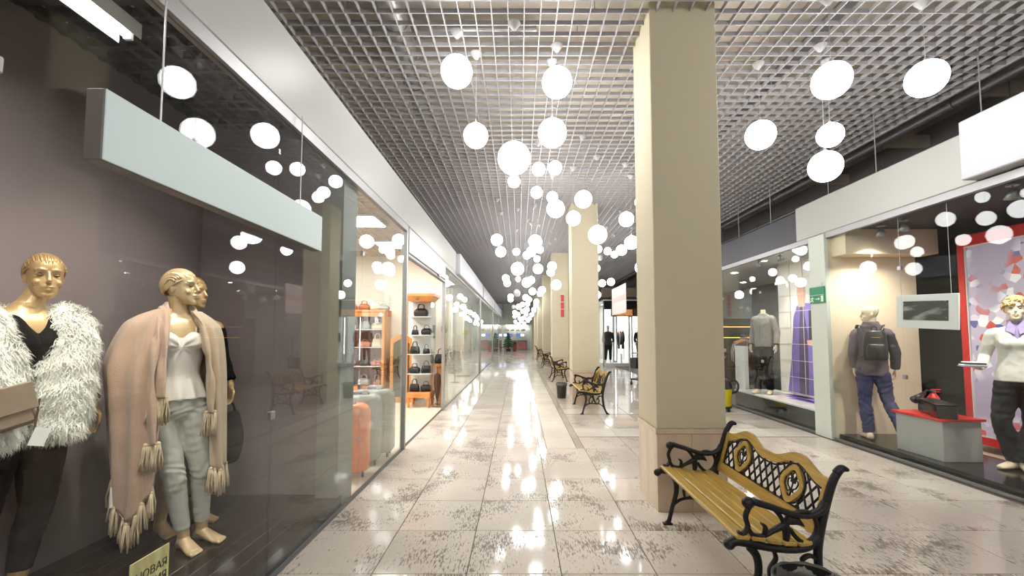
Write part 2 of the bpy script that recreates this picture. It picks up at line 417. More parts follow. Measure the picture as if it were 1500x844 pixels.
# left fascia
def fascia(name, x0, x1, y0, y1, z0, z1, m_, label): return struct(MB().rbox(x0, x1, y0, y1, z0, z1, .008).build(name, m_), label)
fascia('trim_8', -1.62, -1.50, -3, 10.2, 2.985, 3.48, M_fascia, 'long white fascia panel over the left shop fronts')
for i, (a, b) in enumerate(((10.25, 16.7), (17.15, 24.8), (25.2, 32.7), (33.1, 41))):
    tag(MB().rbox(-1.62, -1.40, a, b, 2.95, 3.45, .01).build('fascia_sign_box', M_signbox), 'blank white sign box over a left shop front past the bag shop', 'sign box', 'sign boxes along the left fascia')
sh = thing('roller_shutter', 'rolled silver shutter case above the open bag shop doorway', 'shutter', (0, 0, 0))
MB().rbox(-1.60, -1.49, 5.80, 8.72, 2.62, 2.975, .01).build('case', M_alu, sh)
MB().rbox(-1.57, -1.50, 5.80, 8.72, 2.57, 2.615, .005).build('bottom_bar', M_alu_dark, sh)
MB().rbox(-1.53, -1.47, 7.9, 8.05, 2.585, 2.625, .005).build('latch', M_alu, sh)
# right fascia
fascia('trim_9', 4.50, 4.62, 4.15, 6.9, 3.01, 3.55, M_fascia, 'white fascia panel over the sportswear display')
tag(MB().rbox(4.38, 4.6, .2, 4.18, 3.03, 3.62, .01).build('projecting_sign_box', M_signbox), 'blank pale sign box projecting from the end of the right fascia', 'sign box')
fascia('trim_10', 4.52, 4.64, 6.9, 16.5, 3.01, 3.5, M_darkfascia, 'slate grey fascia over the purple poster display')
# shop partitions and rooms (left)
struct(MB().box(-5.3, -1.62, -.4, -.3, 0, 3.5).build('wall_1', M_plum), 'partition')
struct(MB().box(-2.99, -2.89, -.3, 3.98, 0, 3.5).build('wall_2', M_plum), 'plum grey back wall of the window display')
struct(MB().box(-2.99, -1.76, 3.88, 3.98, 0, 3.5).build('wall_3', M_plum), 'plum grey end wall of the window display')
struct(MB().box(-1.76, -1.57, 3.8, 4.12, 0, 3.5).build('wall_4', M_pier), 'pale pier between the two left shops')
struct(MB().box(-5.3, -2.99, 3.93, 4.03, 0, 3.5).build('wall_5', M_cream), 'partition of the bag shop')
struct(MB().box(-5.3, -1.66, 10.05, 10.2, 0, 3.5).build('wall_6', M_cream), 'cream back wall of the bag shop')
struct(MB().box(-5.3, -1.66, 16.75, 16.95, 0, 3.5).build('wall_7', M_white), 'partition')
struct(MB().box(-5.3, -1.66, 24.9, 25.1, 0, 3.5).build('wall_8', M_white), 'partition')
struct(MB().box(-5.3, -1.66, 32.8, 33, 0, 3.5).build('wall_9', M_white), 'partition')
struct(MB().box(-5.3, -1.57, 3.98, 16.8, 0.0, .004).build('floor_shop', M_shopfloor), 'cream vinyl floor of the bag shop')
struct(MB().box(-5.3, -1.57, 16.95, 41, 0.0, .004).build('floor_far_shop', M_shopfloor), 'pale floor of the far left shops')
# display A plinth of dark planks
M_wenge = mat('wenge_plank', srgb(44, 36, 32), .16, noise_=(14, .35, (1, .08, 1)))
pl = struct(MB().box(-2.89, -1.56, -.3, 3.88, .0, .09).build('floor_display', M_black), 'dark glossy plank platform of the window display')
pm = MB().rbox(0, .118, -.3, 3.878, .09, .1, .002).mesh('plank', M_wenge)
for i in range(11): link('plank', pm, pl, (-2.885+.12*i, 0, 0))
# ceilings of shops
M_blackceil = mat('black_ceiling', srgb(28, 27, 28), .5)
cd_ = struct(MB().box(-2.89, -1.64, -.3, 3.88, 3.60, 3.64).build('ceiling_display', mat('grey_void', srgb(150, 146, 142), .9)), 'black slat grid ceiling of the window display')
k1 = MB().box(-.02, .02, -.3, 3.88, 3.40, 3.46).mesh('ceiling_slat', M_blackceil); k2 = MB().box(-2.89, -1.64, -.02, .02, 3.401, 3.459).mesh('ceiling_slat', M_blackceil)
for i in range(10): link('ceiling_slat', k1, cd_, (-2.85+.13*i, 0, 0))
for i in range(32): link('ceiling_slat', k2, cd_, (0, -.25+.13*i, 0))
cb_ = struct(MB().box(-5.3, -1.57, 4.0, 10.05, 3.46, 3.5).build('ceiling_shop', M_cream), 'beige grid ceiling of the bag shop')
M_warmslat = mat('warm_slat', srgb(214, 200, 184), .5)
s1 = MB().box(-.005, .005, 4.0, 10.05, 3.33, 3.37).mesh('ceiling_slat', M_warmslat)
s2 = MB().box(-5.3, -1.6, -.005, .005, 3.331, 3.369).mesh('ceiling_slat', M_warmslat)
for i in range(24): link('ceiling_slat', s1, cb_, (-5.2+.15*i, 0, 0))
for i in range(40): link('ceiling_slat', s2, cb_, (0, 4.1+.15*i, 0))
struct(MB().box(-5.3, -1.57, 10.2, 41, 3.4, 3.5).build('ceiling_far_shops', M_white), 'white ceiling of the far left shops')
# shops (right)
struct(MB().box(4.56, 5.85, 6.3, 6.6, 0, 3.0).build('wall_10', M_beige), 'beige wing wall of the sportswear display')
struct(MB().rbox(4.5, 4.562, 6.28, 6.62, 0, 3.0, .004).build('trim_11', M_greencol), 'pale green post between the right-hand displays')
struct(MB().box(4.62, 5.93, 6.02, 6.3, 2.65, 3.0).build('trim_12', M_beige), 'beige soffit beam over the display')
struct(MB().box(4.56, 7.4, -.2, 6.9, 3.0, 3.06).build('ceiling_sport_shop', M_dark), 'dark ceiling of the sportswear shop')
struct(MB().box(6.7, 6.8, -.2, 9.3, 0, 3.0).build('wall_11', M_dark), 'charcoal inner wall of the sportswear shop')
struct(MB().box(5.85, 7.4, 7.4, 7.5, 0, 3.0).build('wall_12', M_dark), 'charcoal end wall of the sportswear shop')
struct(MB().box(4.6, 7.4, -.2, 6.3, 0.0, .005).build('floor_sport_shop', M_shopfloor), 'pale floor of the sportswear shop')
struct(MB().rbox(4.62, 5.55, .3, 6.29, .005, .08, .006).build('floor_sport_platform', M_black), 'low glossy black platform of the sportswear display')
struct(MB().box(4.56, 7.4, 6.9, 16.5, 3.0, 3.06).build('ceiling_poster_shop', M_white), 'white ceiling of the poster shop')
pf = struct(MB().box(4.64, 5.47, 6.62, 9.3, 0.0, .31).build('floor_poster_platform', M_black), 'black fronted platform of the poster display')
MB().rbox(4.62, 5.47, 6.62, 9.3, .31, .34, .004).build('platform_top', M_white, pf)
struct(MB().box(5.5, 5.6, 6.6, 9.05, 0, 3.0).build('wall_13', M_white), 'white panelled wall behind the poster')
struct(MB().box(4.6, 7.4, 16.4, 16.5, 0, 3.5).build('wall_14', M_white), 'end wall of the poster shop')
struct(MB().box(5.2, 7.4, 13.4, 13.5, 0, 2.0).build('wall_15', M_dark), 'dark shelf wall inside the poster shop')
# ================================================================== pendant globes
def globe_mesh(D, m_):
    return MB().sphere((0, 0, 0), D/2, 32, 18).mesh('globe', m_, True)
GM = {}
cone_me = MB().lathe([(.004, -.075), (.022, -.06), (.06, -.006), (.06, 0)], 20).mesh('ceiling_rose', M_cone, True)
cone_me.set_sharp_from_angle(angle=R(50))
cap_me = MB().lathe([(.018, -.012), (.03, 0), (.03, .01), (.012, .03), (.006, .05)], 14).mesh('cap', M_cone, True)
wire_me = MB().tube([(0, 0, 0), (0, 0, 1)], .0022, 6).mesh('wire', M_wire)
SIZE = {.2: 'small', .25: 'medium', .3: 'large'}
def globe_label(p, D):
    aisle = 'right-hand aisle' if p.x > 1.8 else 'left-hand walkway'
    k = sum(p.y > y for y in PY)
    if k == 0: w_ = 'before the first pillar'
    elif k == 1: w_ = 'between the first and second pillars'
    elif k == 2: w_ = 'between the second and third pillars'
    elif k == 3: w_ = 'just past the red sign pillar'
    else: w_ = 'in the far cluster'
    return SIZE[D]+' lit opal globe over the '+aisle+' '+w_
def globe(p, D, lit=True):
    if p.z + D/2 > CZ-.15: p.z = CZ-.15-D/2
    t = thing('pendant_globe', globe_label(p, D) if lit else 'unlit grey opal globe hanging among the lit ones', 'pendant lamp', (p.x, p.y, p.z),
              group='opal globe lamps over the arcade' if lit else 'unlit globe lamps over the arcade')
    key = (D, lit)
    if key not in GM: GM[key] = globe_mesh(D, M_globe if lit else M_opal)
    link('globe', GM[key], t); link('cap', cap_me, t, (0, 0, D/2-.004))
    top = CZ-p.z
    link('wire', wire_me, t, (0, 0, D/2+.04), None, (1, 1, top-D/2-.06)); link('ceiling_rose', cone_me, t, (0, 0, top))
    return t
G = [(669,105,45.6,.3),(816,121,43.5,.3),(697,199,35.5,.25),(753,232,47.5,.3),(809,195,41.3,.3),
 (753,266,18,.2),(789,248,19.3,.2),(813,246,20,.2),(786,282,17,.2),(809,289,16,.2),(814,306,26,.3),
 (854.5,292,25,.25),(840,320,21,.25),(875.5,344,27,.3),(917.5,321.4,21.5,.25),(941,296,21,.25),(925,355.5,20,.25),
 (910.4,366.5,15.5,.25),(890,368,10.8,.2),(900,373,10,.2),(876,365,11.5,.2),(873,393,12,.2),(940,392,19,.25),(882,415,10.5,.25),(895,413,11,.25),(874,432,12,.25),
 (1218,118,51,.3),(1357,115,50.4,.3),(1114,198,41,.3),(1216,198,34.5,.25),(1209,244,44,.3),
 (727.8,351.5,17,.25),(733.6,369,15.3,.25),(756.4,369,10.5,.2),(784,354,19.5,.3),(778,369,14,.25),(771.8,374,11.5,.2),(790.6,365.6,11,.2),(786.7,379.4,9.5,.2),
 (758,394,19,.3),(788,394,14.5,.25),(808.8,390,13,.25),(806.7,399,11.5,.25),(814.6,417.4,14.5,.3),(741,407.6,10.5,.25),(743,415,10,.25),(759,409,7.5,.2),
 (771.5,414,14,.3),(778,410.5,11,.25),(780,427,10,.25),(794,425,10.5,.3),(791,430,9,.25),(748,434.5,8,.25),(748,439,7.5,.25),(770,436,9,.3),(775,439,8,.25),
 (773,445,7,.2),(785.6,442,7.5,.25),(785,447,7,.25),(760,449.5,8,.3),(765.6,446,7,.25),(771.5,453.6,8,.3),(782,454,7,.3),(754,458,6.3,.25),
 (754,463.6,5.6,.25),(755,471.5,4.9,.25),(760,475,4.8,.25),(779,461,6,.3),(776,466.5,5.1,.25),(773.5,470,4.7,.25),(758.5,461,6.6,.3),(770.8,460.6,6,.25),
 (761.7,467,5.8,.3),(767,466,5.6,.25),(766,456,7,.3),(772.5,468,5,.25),(764,471,4.8,.25),(768,474,4.6,.25)]
for px, py, d, D in G: globe(at_zc(px, py, F_PX*D/d), D)
for px, py, d, D in ((878.6, 377.5, 9.3, .2), (757, 429.5, 11, .3), (752.6, 450, 6.2, .2)): globe(at_zc(px, py, F_PX*D/d), D, False)
for x, y, z, D in ((-.5, -1.2, 3.3, .3), (.6, -2.2, 3.0, .25), (2.6, -1.5, 3.2, .3), (3.4, .4, 3.4, .3), (-.2, -.4, 3.7, .3), (.7, -1.0, 3.4, .3), (0, -2.6, 3.1, .3), (-.9, -3.0, 3.5, .3), (1.3, -3.2, 3.2, .3), (2.2, -.3, 3.5, .3), (3.0, -2.3, 3.1, .3), (3.8, -1.2, 3.5, .3), (2.0, -2.9, 3.4, .3)): globe(Vector((x, y, z)), D)  # out-of-view globes around and behind the camera, added for frontal light
# ================================================================== park bench with cast-iron ends
M_iron = mat('black_cast_iron', srgb(30, 29, 30), .42, metal=.3, bump=(70, .3))
M_oak = mat('honey_varnished_oak', srgb(186, 152, 72), .3, noise_=(10, .22, (6, .4, 6)), bump=(40, .08, (6, .4, 6)))
def cr(pts, k=5):
    """Catmull-Rom through points of any dimension"""
    out = []; n = len(pts)
    for i in range(n-1):
        p0, p1, p2, p3 = pts[max(i-1, 0)], pts[i], pts[i+1], pts[min(i+2, n-1)]
        for j in range(k):
            t = j/k
            out.append(tuple(.5*((2*b)+(c-a)*t+(2*a-5*b+4*c-d)*t*t+(3*b-a-3*c+d)*t**3) for a, b, c, d in zip(p0, p1, p2, p3)))
    out.append(tuple(pts[-1])); return out
def iron(mb, pts, r, th=.016, k=5, y=0.0):
    """flat cast bar in the xz plane; pts (x, z[, r])"""
    P = cr([(p[0], p[1], p[2] if len(p) > 2 else r) for p in pts], k)
    mb.tube([(p[0], y, p[1]) for p in P], [(th, p[2]) for p in P], 8, up=(.3, 0, 1) if abs(P[0][1]-P[-1][1]) < .05 else (1, 0, .2))
def end_frame_parts():
    d = {}
    a = MB(); iron(a, [(.545, .004, .026), (.52, .03, .018), (.475, .13, .019), (.452, .25, .021), (.448, .36, .023), (.462, .46, .024), (.505, .62, .022), (.545, .735, .022), (.585, .79, .018)], .02, .02)
    iron(a, [(.56, .77, .02), (.59, .795, .022), (.62, .79, .012)], .02, .02); a.box(.51, .575, -.02, .02, 0, .012); d['rear_post'] = a
    a = MB(); iron(a, [(.055, .006, .028), (.068, .03, .018), (.095, .13, .017), (.13, .25, .02), (.125, .34, .022), (.085, .39, .02)], .02, .018); a.box(.02, .09, -.02, .02, 0, .012); d['front_leg'] = a
    a = MB(); iron(a, [(-.02, .405, .024), (.02, .42, .026), (.09, .408, .024), (.2, .385, .02), (.32, .378, .02), (.40, .395, .022), (.455, .45, .024)], .02, .024)
    a.sphere((-.018, 0, .404), (.03, .028, .028), 12, 8); d['seat_rail'] = a
    a = MB(); iron(a, [(.50, .62, .02), (.47, .575, .02), (.40, .553, .018), (.31, .562, .017), (.2, .598, .018), (.11, .625, .02)], .018, .026)
    a.sphere((.088, 0, .617), (.034, .027, .031), 12, 8); d['armrest'] = a
    a = MB()                                   # scrollwork under the arm
    iron(a, [(.10, .61, .013), (.072, .55, .014), (.082, .49, .014), (.05, .455, .012), (.03, .47, .008)], .012)
    iron(a, [(.078, .5, .012), (.105, .455, .013), (.16, .447, .012), (.21, .47, .014), (.27, .5, .02), (.315, .53, .008)], .012)
    iron(a, [(.13, .61, .011), (.20, .6, .011), (.25, .555, .012), (.275, .51, .012)], .012)
    iron(a, [(.17, .452, .012), (.175, .49, .012), (.155, .51, .006)], .01)
    iron(a, [(.28, .505, .024), (.285, .45, .02), (.275, .395, .009)], .016)
    iron(a, [(.28, .52, .02), (.335, .525, .024), (.375, .50, .006)], .016)
    iron(a, [(.32, .545, .011), (.36, .572, .011), (.42, .56, .012), (.45, .50, .013), (.43, .44, .013), (.38, .41, .012), (.335, .44, .012), (.305, .48, .012)], .012)
    iron(a, [(.29, .53, .012), (.31, .56, .012), (.345, .565, .005)], .01)
    d['arm_scroll'] = a
    a = MB()                                   # brace between the legs
    iron(a, [(.10, .15, .012), (.16, .19, .011), (.23, .205, .012), (.30, .2, .011), (.38, .2, .011), (.46, .14, .012)], .011)
    iron(a, [(.2, .2, .011), (.19, .27, .011), (.225, .33, .011), (.21, .38, .012)], .011)
    iron(a, [(.36, .2, .011), (.385, .26, .011), (.345, .3, .011), (.33, .26, .008)], .011)
    iron(a, [(.44, .33, .012), (.40, .345, .012), (.365, .325, .011), (.372, .30, .008)], .011)
    iron(a, [(.24, .207, .011), (.26, .26, .01), (.30, .27, .006)], .01)
    d['leg_brace'] = a
    return d
BL = 1.24
def back_pt(y, s, off=0.0):
    """point on the leaning back panel: s metres up its slope from the bottom rail"""
    t = s/.372; x = .462+.11*t-.0; z = .43+.355*t
    n = Vector((-.355, 0, .11)).normalized()
    return Vector((x, y, z))+n*off
def hump(u): 
    h = 0
    for c in (.27, .73): 
        d_ = abs(u-c)/.19
        if d_ < 1: h += .5+.5*math.cos(math.pi*d_)
    return h
def stop(u): return .312+.066*hump(u)-.012*math.cos(2*math.pi*abs(u-.5)*2)*0
def make_bench():
    t = empty('park_bench')
    prof = end_frame_parts()
    metal = {k: v.mesh(k, M_iron, True) for k, v in prof.items()}
    for yy in (.03, BL-.03):
        e = empty('end_frame', (0, yy, 0)); e.parent = t
        for k, me in metal.items(): link(k, me, e)
    # seat slats
    for i, (x, z) in enumerate(((.012, .442), (.096, .434), (.178, .420), (.26, .410), (.342, .410))):
        mb = MB().rbox(-.037, .037, .01, BL-.01, -.013, .013, .007)
        ang_ = (.08, .12, .14, .06, -.12)[i]
        mb.xform(Matrix.Translation((x+.037, 0, z)) @ Matrix.Rotation(ang_, 4, 'Y'))
        mb.build('seat_slat', M_oak, t)
    def strip(name, lo, hi, u0, u1, th, m_, n=48):
        rs = []
        for i in range(n+1):
            u = u0+(u1-u0)*i/n; y = u*BL
            rs.append([back_pt(y, lo(u), th), back_pt(y, hi(u), th), back_pt(y, hi(u), -th), back_pt(y, lo(u), -th)])
        return MB().rings(rs).build(name, m_, t, fix=True)
    strip('top_rail', lambda u: stop(u)-.055, stop, .035, .965, .012, M_oak)
    strip('bottom_rail', lambda u: .0, lambda u: .072, .035, .965, .012, M_oak, 2)
    strip('stile', lambda u: .072, lambda u: stop(u)-.055, .035, .075, .011, M_oak, 2)
    strip('stile', lambda u: .072, lambda u: stop(u)-.055, .925, .965, .011, M_oak, 2)
    # lattice
    def inside(y, s):
        u = y/BL
        if not (.075 < u < .925 and .072 < s < stop(u)-.055): return False
        return all(math.hypot(y-c*BL, (s-.192)/1.05) > .1 for c in (.27, .73))
    lat = MB()
    for sg in (1, -1):
        c = -.6
        while c < 2.0:
            run = []; s = .05
            while s < .36:
                y = c+sg*(s-.05)*.72
                if inside(y, s): run.append((y, s))
                else:
                    if len(run) > 2:
                        lat.tube([back_pt(*run[0], .002*sg), back_pt(*run[-1], .002*sg)], [(.0075, .006)]*2, 6, up=(1, 0, 0))
                    run = []
                s += .004
            c += .074
    for c in (.27, .73):
        for rr in (.108,): lat.tube([back_pt(c*BL+rr*math.cos(a), .192+rr*1.03*math.sin(a)) for a in [2*math.pi*i/28 for i in range(28)]], .006, 6, loop=True)
    lat.tube([back_pt(u*BL, stop(u)-.066) for u in [.08+.84*i/44 for i in range(45)]], .006, 6)
    lat.tube([back_pt(u*BL, .076) for u in (.08, .92)], .006, 6); lat.tube([back_pt(.079*BL, s) for s in (.08, .25)], .006, 6); lat.tube([back_pt(.921*BL, s) for s in (.08, .25)], .006, 6)
    lat.build('lattice', M_iron, t, True)
    for c in (.27, .73):
        y0 = c*BL; s0 = .192; n = 64
        rs = []
        for i in range(n+1):
            a = 2*math.pi*i/n
            ro = .099+.007*math.cos(4*a); ri = .068+.006*math.cos(4*a)
            P = lambda r, o: back_pt(y0+r*math.cos(a), s0+r*math.sin(a)*1.08, o)
            rs.append([P(ri, .013), P(ro, .013), P(ro, -.013), P(ri, -.013)])
        med = MB().rings(rs, cap=False).build('medallion', M_oak, t, fix=True)
        fl_ = MB()
        q = lambda dy, ds: back_pt(y0+dy*1.22, s0+ds*1.24)
        for sg in (1, -1):
            fl_.tube([q(*p) for p in cr([(0, -.058), (sg*.006, -.03), (sg*.03, -.015), (sg*.038, .012), (sg*.02, .02), (sg*.014, .004)], 4)], .0045, 6)
            fl_.tube([q(*p) for p in cr([(sg*.052, -.02), (sg*.03, -.04), (sg*.012, -.035), (sg*.018, -.02)], 4)], .0045, 6)
            fl_.tube([q(*p) for p in cr([(0, .0), (sg*.02, .03), (sg*.03, .045), (sg*.046, .03)], 4)], .0045, 6)
            fl_.tube([q(*p) for p in cr([(0, .056), (sg*.014, .04), (0, .02), (-sg*.01, .036)], 4)], .004, 6)
            fl_.tube([q(sg*.058*math.cos(a), .06*math.sin(a)) for a in [-1.5+3.0*i/12 for i in range(13)]], .004, 6)
        fl_.tube([q(0, -.058), q(0, .02)], .0045, 6)
        fl_.build('flower_scroll', M_iron, med, True)
    return t
bench = tag(make_bench(), 'oak bench with black iron lattice back, standing next to the round lined bin', 'bench', 'iron and oak park benches')
bench.location = (1.13, PY[0]-.2-BL, 0)
dup(bench, (1.14, PY[1]-.14-BL, 0), 0, 'oak bench facing the left shops, at the pillar with the small dark bin')
for i, lab in ((2, 'dark iron bench turned away from the left shops, by the red sign pillar'), (3, 'small iron bench showing behind the red sign pillar'), (4, 'far iron bench at the fifth pillar of the row')):
    dup(bench, (1.6, PY[i]-.35, 0), R(180), lab)

# ------------------------------------------------------------------ waste bins
M_bin = mat('black_plastic', srgb(38, 38, 38), .35)
M_liner = mat('bin_liner_film', srgb(96, 96, 90), .2, bump=(18, .8))
def make_bin(h, r, lab, loc):
    t = thing('waste_bin', lab, 'bin', loc)
    MB().lathe([(r*.8, 0), (r*.98, h-.02), (r, h-.02), (r, h), (r*.95, h), (r*.78, .015), (.001, .012)], 32, cap=True).build('body', M_bin, t, True, angle=35)
    mb = MB(); pr = [(r*1.03, h-.05), (r*1.035, h+.004), (r*.97, h+.008), (r*.9, h-.06), (r*.7, h-.16), (.001, h-.2)]
    n = 40; rs = []
    for k, (rr, z) in enumerate(pr):
        rs.append([(rr*(1+.015*math.sin(7*2*math.pi*i/n+k))*math.cos(2*math.pi*i/n), rr*(1+.015*math.sin(7*2*math.pi*i/n+k))*math.sin(2*math.pi*i/n), z+.006*math.sin(5*2*math.pi*i/n+2*k)) for i in range(n)])
    mb.rings(rs, cap=False).build('liner', M_liner, t, True)
    return t
make_bin(.36, .16, 'round black waste bin with a plastic liner at the near bench arm', (1.37, 2.08, 0))
make_bin(.35, .13, 'dark cylindrical waste bin at the left foot of the second pillar', (1.02, 10.35, 0))
# ================================================================== mannequins
def remesh(mb, voxel, smooth=2, fac=.5):
    me = mb.mesh('tmp', M_white)
    import bmesh
    b = bmesh.new(); b.from_mesh(me); bmesh.ops.recalc_face_normals(b, faces=b.faces); b.to_mesh(me); b.free()
    o = bpy.data.objects.new('tmp', me); COL.objects.link(o)
    m = o.modifiers.new('r', 'REMESH'); m.mode = 'VOXEL'; m.voxel_size = voxel
    if smooth:
        s = o.modifiers.new('s', 'SMOOTH'); s.factor = fac; s.iterations = smooth
    dg = bpy.context.evaluated_depsgraph_get()
    out = bpy.data.meshes.new_from_object(o.evaluated_get(dg))
    bpy.data.objects.remove(o); bpy.data.meshes.remove(me)
    out.materials.clear()
    out.polygons.foreach_set('use_smooth', [True]*len(out.polygons))
    return out
def displace(me, fn):
    """fn(co, no) -> offset vector"""
    nos = [v.normal.copy() for v in me.vertices]
    for v, n in zip(me.vertices, nos): v.co += fn(v.co, n)
    me.update()
def wrinkle(amp, scale, stretch=(1, 1, 1), seed=0.0):
    def f(c, n):
        p = Vector((c.x*stretch[0]*scale+seed, c.y*stretch[1]*scale, c.z*stretch[2]*scale))
        return n*(amp*(1-2*abs(noise.noise(p)))*1.0 + amp*.5*noise.noise(p*2.3))
    return f
def addmesh(name, me, m_, parent):
    me.name = name; me.materials.clear(); me.materials.append(m_)
    return link(name, me, parent)
def limb(mb, pts, n=14, k=4, flat=1.0):
    """pts (x,y,z,r)"""
    P = cr([tuple(p) for p in pts], k)
    mb.tube([p[:3] for p in P], [(p[3], p[3]*flat) for p in P], n, up=(0, 1, .01))
    a, b = P[0], P[-1]
    return mb
def torso(mb, rings, n=28, k=4):
    """rings (z, cx, cy, rx, ry)"""
    P = cr([tuple(r) for r in rings], k)
    mb.rings([[(p[1]+p[3]*math.cos(2*math.pi*i/n), p[2]+p[4]*math.sin(2*math.pi*i/n), p[0]) for i in range(n)] for p in P])
    return mb
def hand(mb, wrist, d, nrm, side, curl=.5, size=1.0):
    """palm and five fingers; d direction of the hand, nrm palm normal, side +1/-1 puts the thumb"""
    d = Vector(d).normalized(); n_ = Vector(nrm); n_ = (n_-d*n_.dot(d)).normalized(); s = d.cross(n_)*side
    w_ = Vector(wrist); S = size
    rs = []
    for f, hw, ht in ((-.02, .026, .024), (.0, .026, .02), (.03, .036, .017), (.065, .042, .016), (.09, .040, .013)):
        c = w_+d*f*S
        rs.append([c+s*(hw*S*math.cos(2*math.pi*i/12))+n_*(ht*S*math.sin(2*math.pi*i/12)) for i in range(12)])
    mb.rings(rs)
    for q, (o, L) in enumerate(((.030, .072), (.010, .080), (-.010, .076), (-.029, .060))):
        p = w_+d*.085*S+s*o*S; pts = [p]; dd = d.copy()
        for seg, ln in enumerate((.42, .32, .26)):
            dd = (dd*math.cos(curl*(.5+.5*seg)+.07*q)+n_*math.sin(curl*(.5+.5*seg)+.07*q)).normalized(); p = p+dd*L*ln*S; pts.append(p)
        mb.tube(pts, [.0095*S, .0088*S, .008*S, .006*S], 8)
    p = w_+d*.025*S+s*.03*S
    t1 = p+(d*.6+s*.75+n_*.2).normalized()*.035*S; t2 = t1+(d*.9+s*.25+n_*.3).normalized()*.03*S; t3 = t2+(d+n_*.3).normalized()*.022*S
    mb.tube([p, t1, t2, t3], [.013*S, .0115*S, .0095*S, .007*S], 8)
def foot(mb, ankle, yaw, size=1.0, point=0.0):
    M = Matrix.Translation(ankle) @ Matrix.Rotation(yaw, 4, 'Z') @ Matrix.Scale(size, 4)
    h = ankle[2]/size
    m2 = MB()
    P = [(.045, -h+.032, .026, .03), (.03, -h+.034, .032, .033), (-.01, -h+.045, .034, .042), (-.06, -h+.034, .038, .032), (-.11, -h+.02, .043, .0195), (-.14, -h+.015, .042, .0145)]
    P = cr(P, 4)
    m2.rings([[(p[2]*math.cos(2*math.pi*i/14), p[0], p[1]+p[3]*math.sin(2*math.pi*i/14)) for i in range(14)] for p in P])
    for q, (x, L, r) in enumerate(((-.030, .045, .013), (-.010, .042, .010), (.006, .036, .0095), (.021, .03, .009), (.034, .022, .0085))):
        m2.tube([(x, -.125, -h+.013), (x, -.14-L*.5, -h+.015), (x, -.14-L, -h+.009)], [r, r, r*.75], 8)
    m2.tube([(0, .005, 0), (0, .0, -h+.05)], [.033, .04], 12)
    m2.xform(M); mb.v, mb.f, mb.m = mb.v, mb.f, mb.m
    mb.add(m2.v, m2.f)
HEAD_P = [(-.109, .018, -.086, -.05), (-.1, .032, -.091, -.025), (-.085, .043, -.092, .0), (-.055, .056, -.092, .045), (-.02, .063, -.088, .075),
          (.012, .069, -.085, .092), (.045, .072, -.090, .101), (.075, .069, -.083, .1), (.098, .058, -.062, .086), (.113, .040, -.033, .06), (.121, .014, 0, .03)]
def head_solid(mb, M):
    P = cr(HEAD_P, 4); n = 28; m2 = MB(); rs = []
    for z, w_, f, b in P:
        cy = (f+b)/2; hy = (b-f)/2
        rs.append([(w_*math.copysign(abs(math.cos(a))**.9, math.cos(a)), cy+hy*math.copysign(abs(math.sin(a))**.95, math.sin(a)), z) for a in [2*math.pi*i/n for i in range(n)]])
    m2.rings(rs)
    m2.tube([(0, -.083, .03), (0, -.096, .004), (0, -.109, -.018), (0, -.096, -.028)], [(.006, .008), (.0085, .011), (.0125, .011), (.013, .006)], 10)
    m2.tube([(-.024, -.083, -.052), (-.01, -.096, -.0495), (0, -.0965, -.0515), (.01, -.096, -.0495), (.024, -.083, -.052)], [.004, .0085, .0078, .0085, .004], 8)
    m2.tube([(-.021, -.083, -.058), (0, -.096, -.0625), (.021, -.083, -.058)], [.004, .0102, .004], 8)
    for s in (-1, 1):
        m2.sphere((s*.069, .012, -.005), (.009, .017, .031), 10, 8)
        m2.tube([(s*.010, -.086, .036), (s*.03, -.085, .041), (s*.05, -.07, .036)], [.007, .0075, .005], 8)
        m2.sphere((s*.036, -.066, -.028), (.022, .018, .02), 10, 8)
    m2.xform(M); mb.add(m2.v, m2.f)
def face_detail(Mi):
    """sockets, philtrum, chin crease: Mi maps world to head space"""
    R3 = Mi.inverted().to_3x3()
    def f(c, n):
        p = Mi @ c
        if abs(p.x) > .09 or p.z < -.14 or p.z > .13 or p.y > -.02: return Vector((0, 0, 0))
        o = 0.0
        for s in (-1, 1):
            d = ((p.x-s*.031)/.016)**2+((p.z-.012)/.0115)**2; o += .0085*math.exp(-d)
            d = ((p.x-s*.052)/.02)**2+((p.z+.06)/.03)**2; o += .003*math.exp(-d)
        d = (p.x/.02)**2+((p.z+.079)/.006)**2; o += .005*math.exp(-d)
        d = (p.x/.022)**2+((p.z+.0565)/.0022)**2; o += .004*math.exp(-d)
        return R3 @ Vector((0, o, 0))
    return f
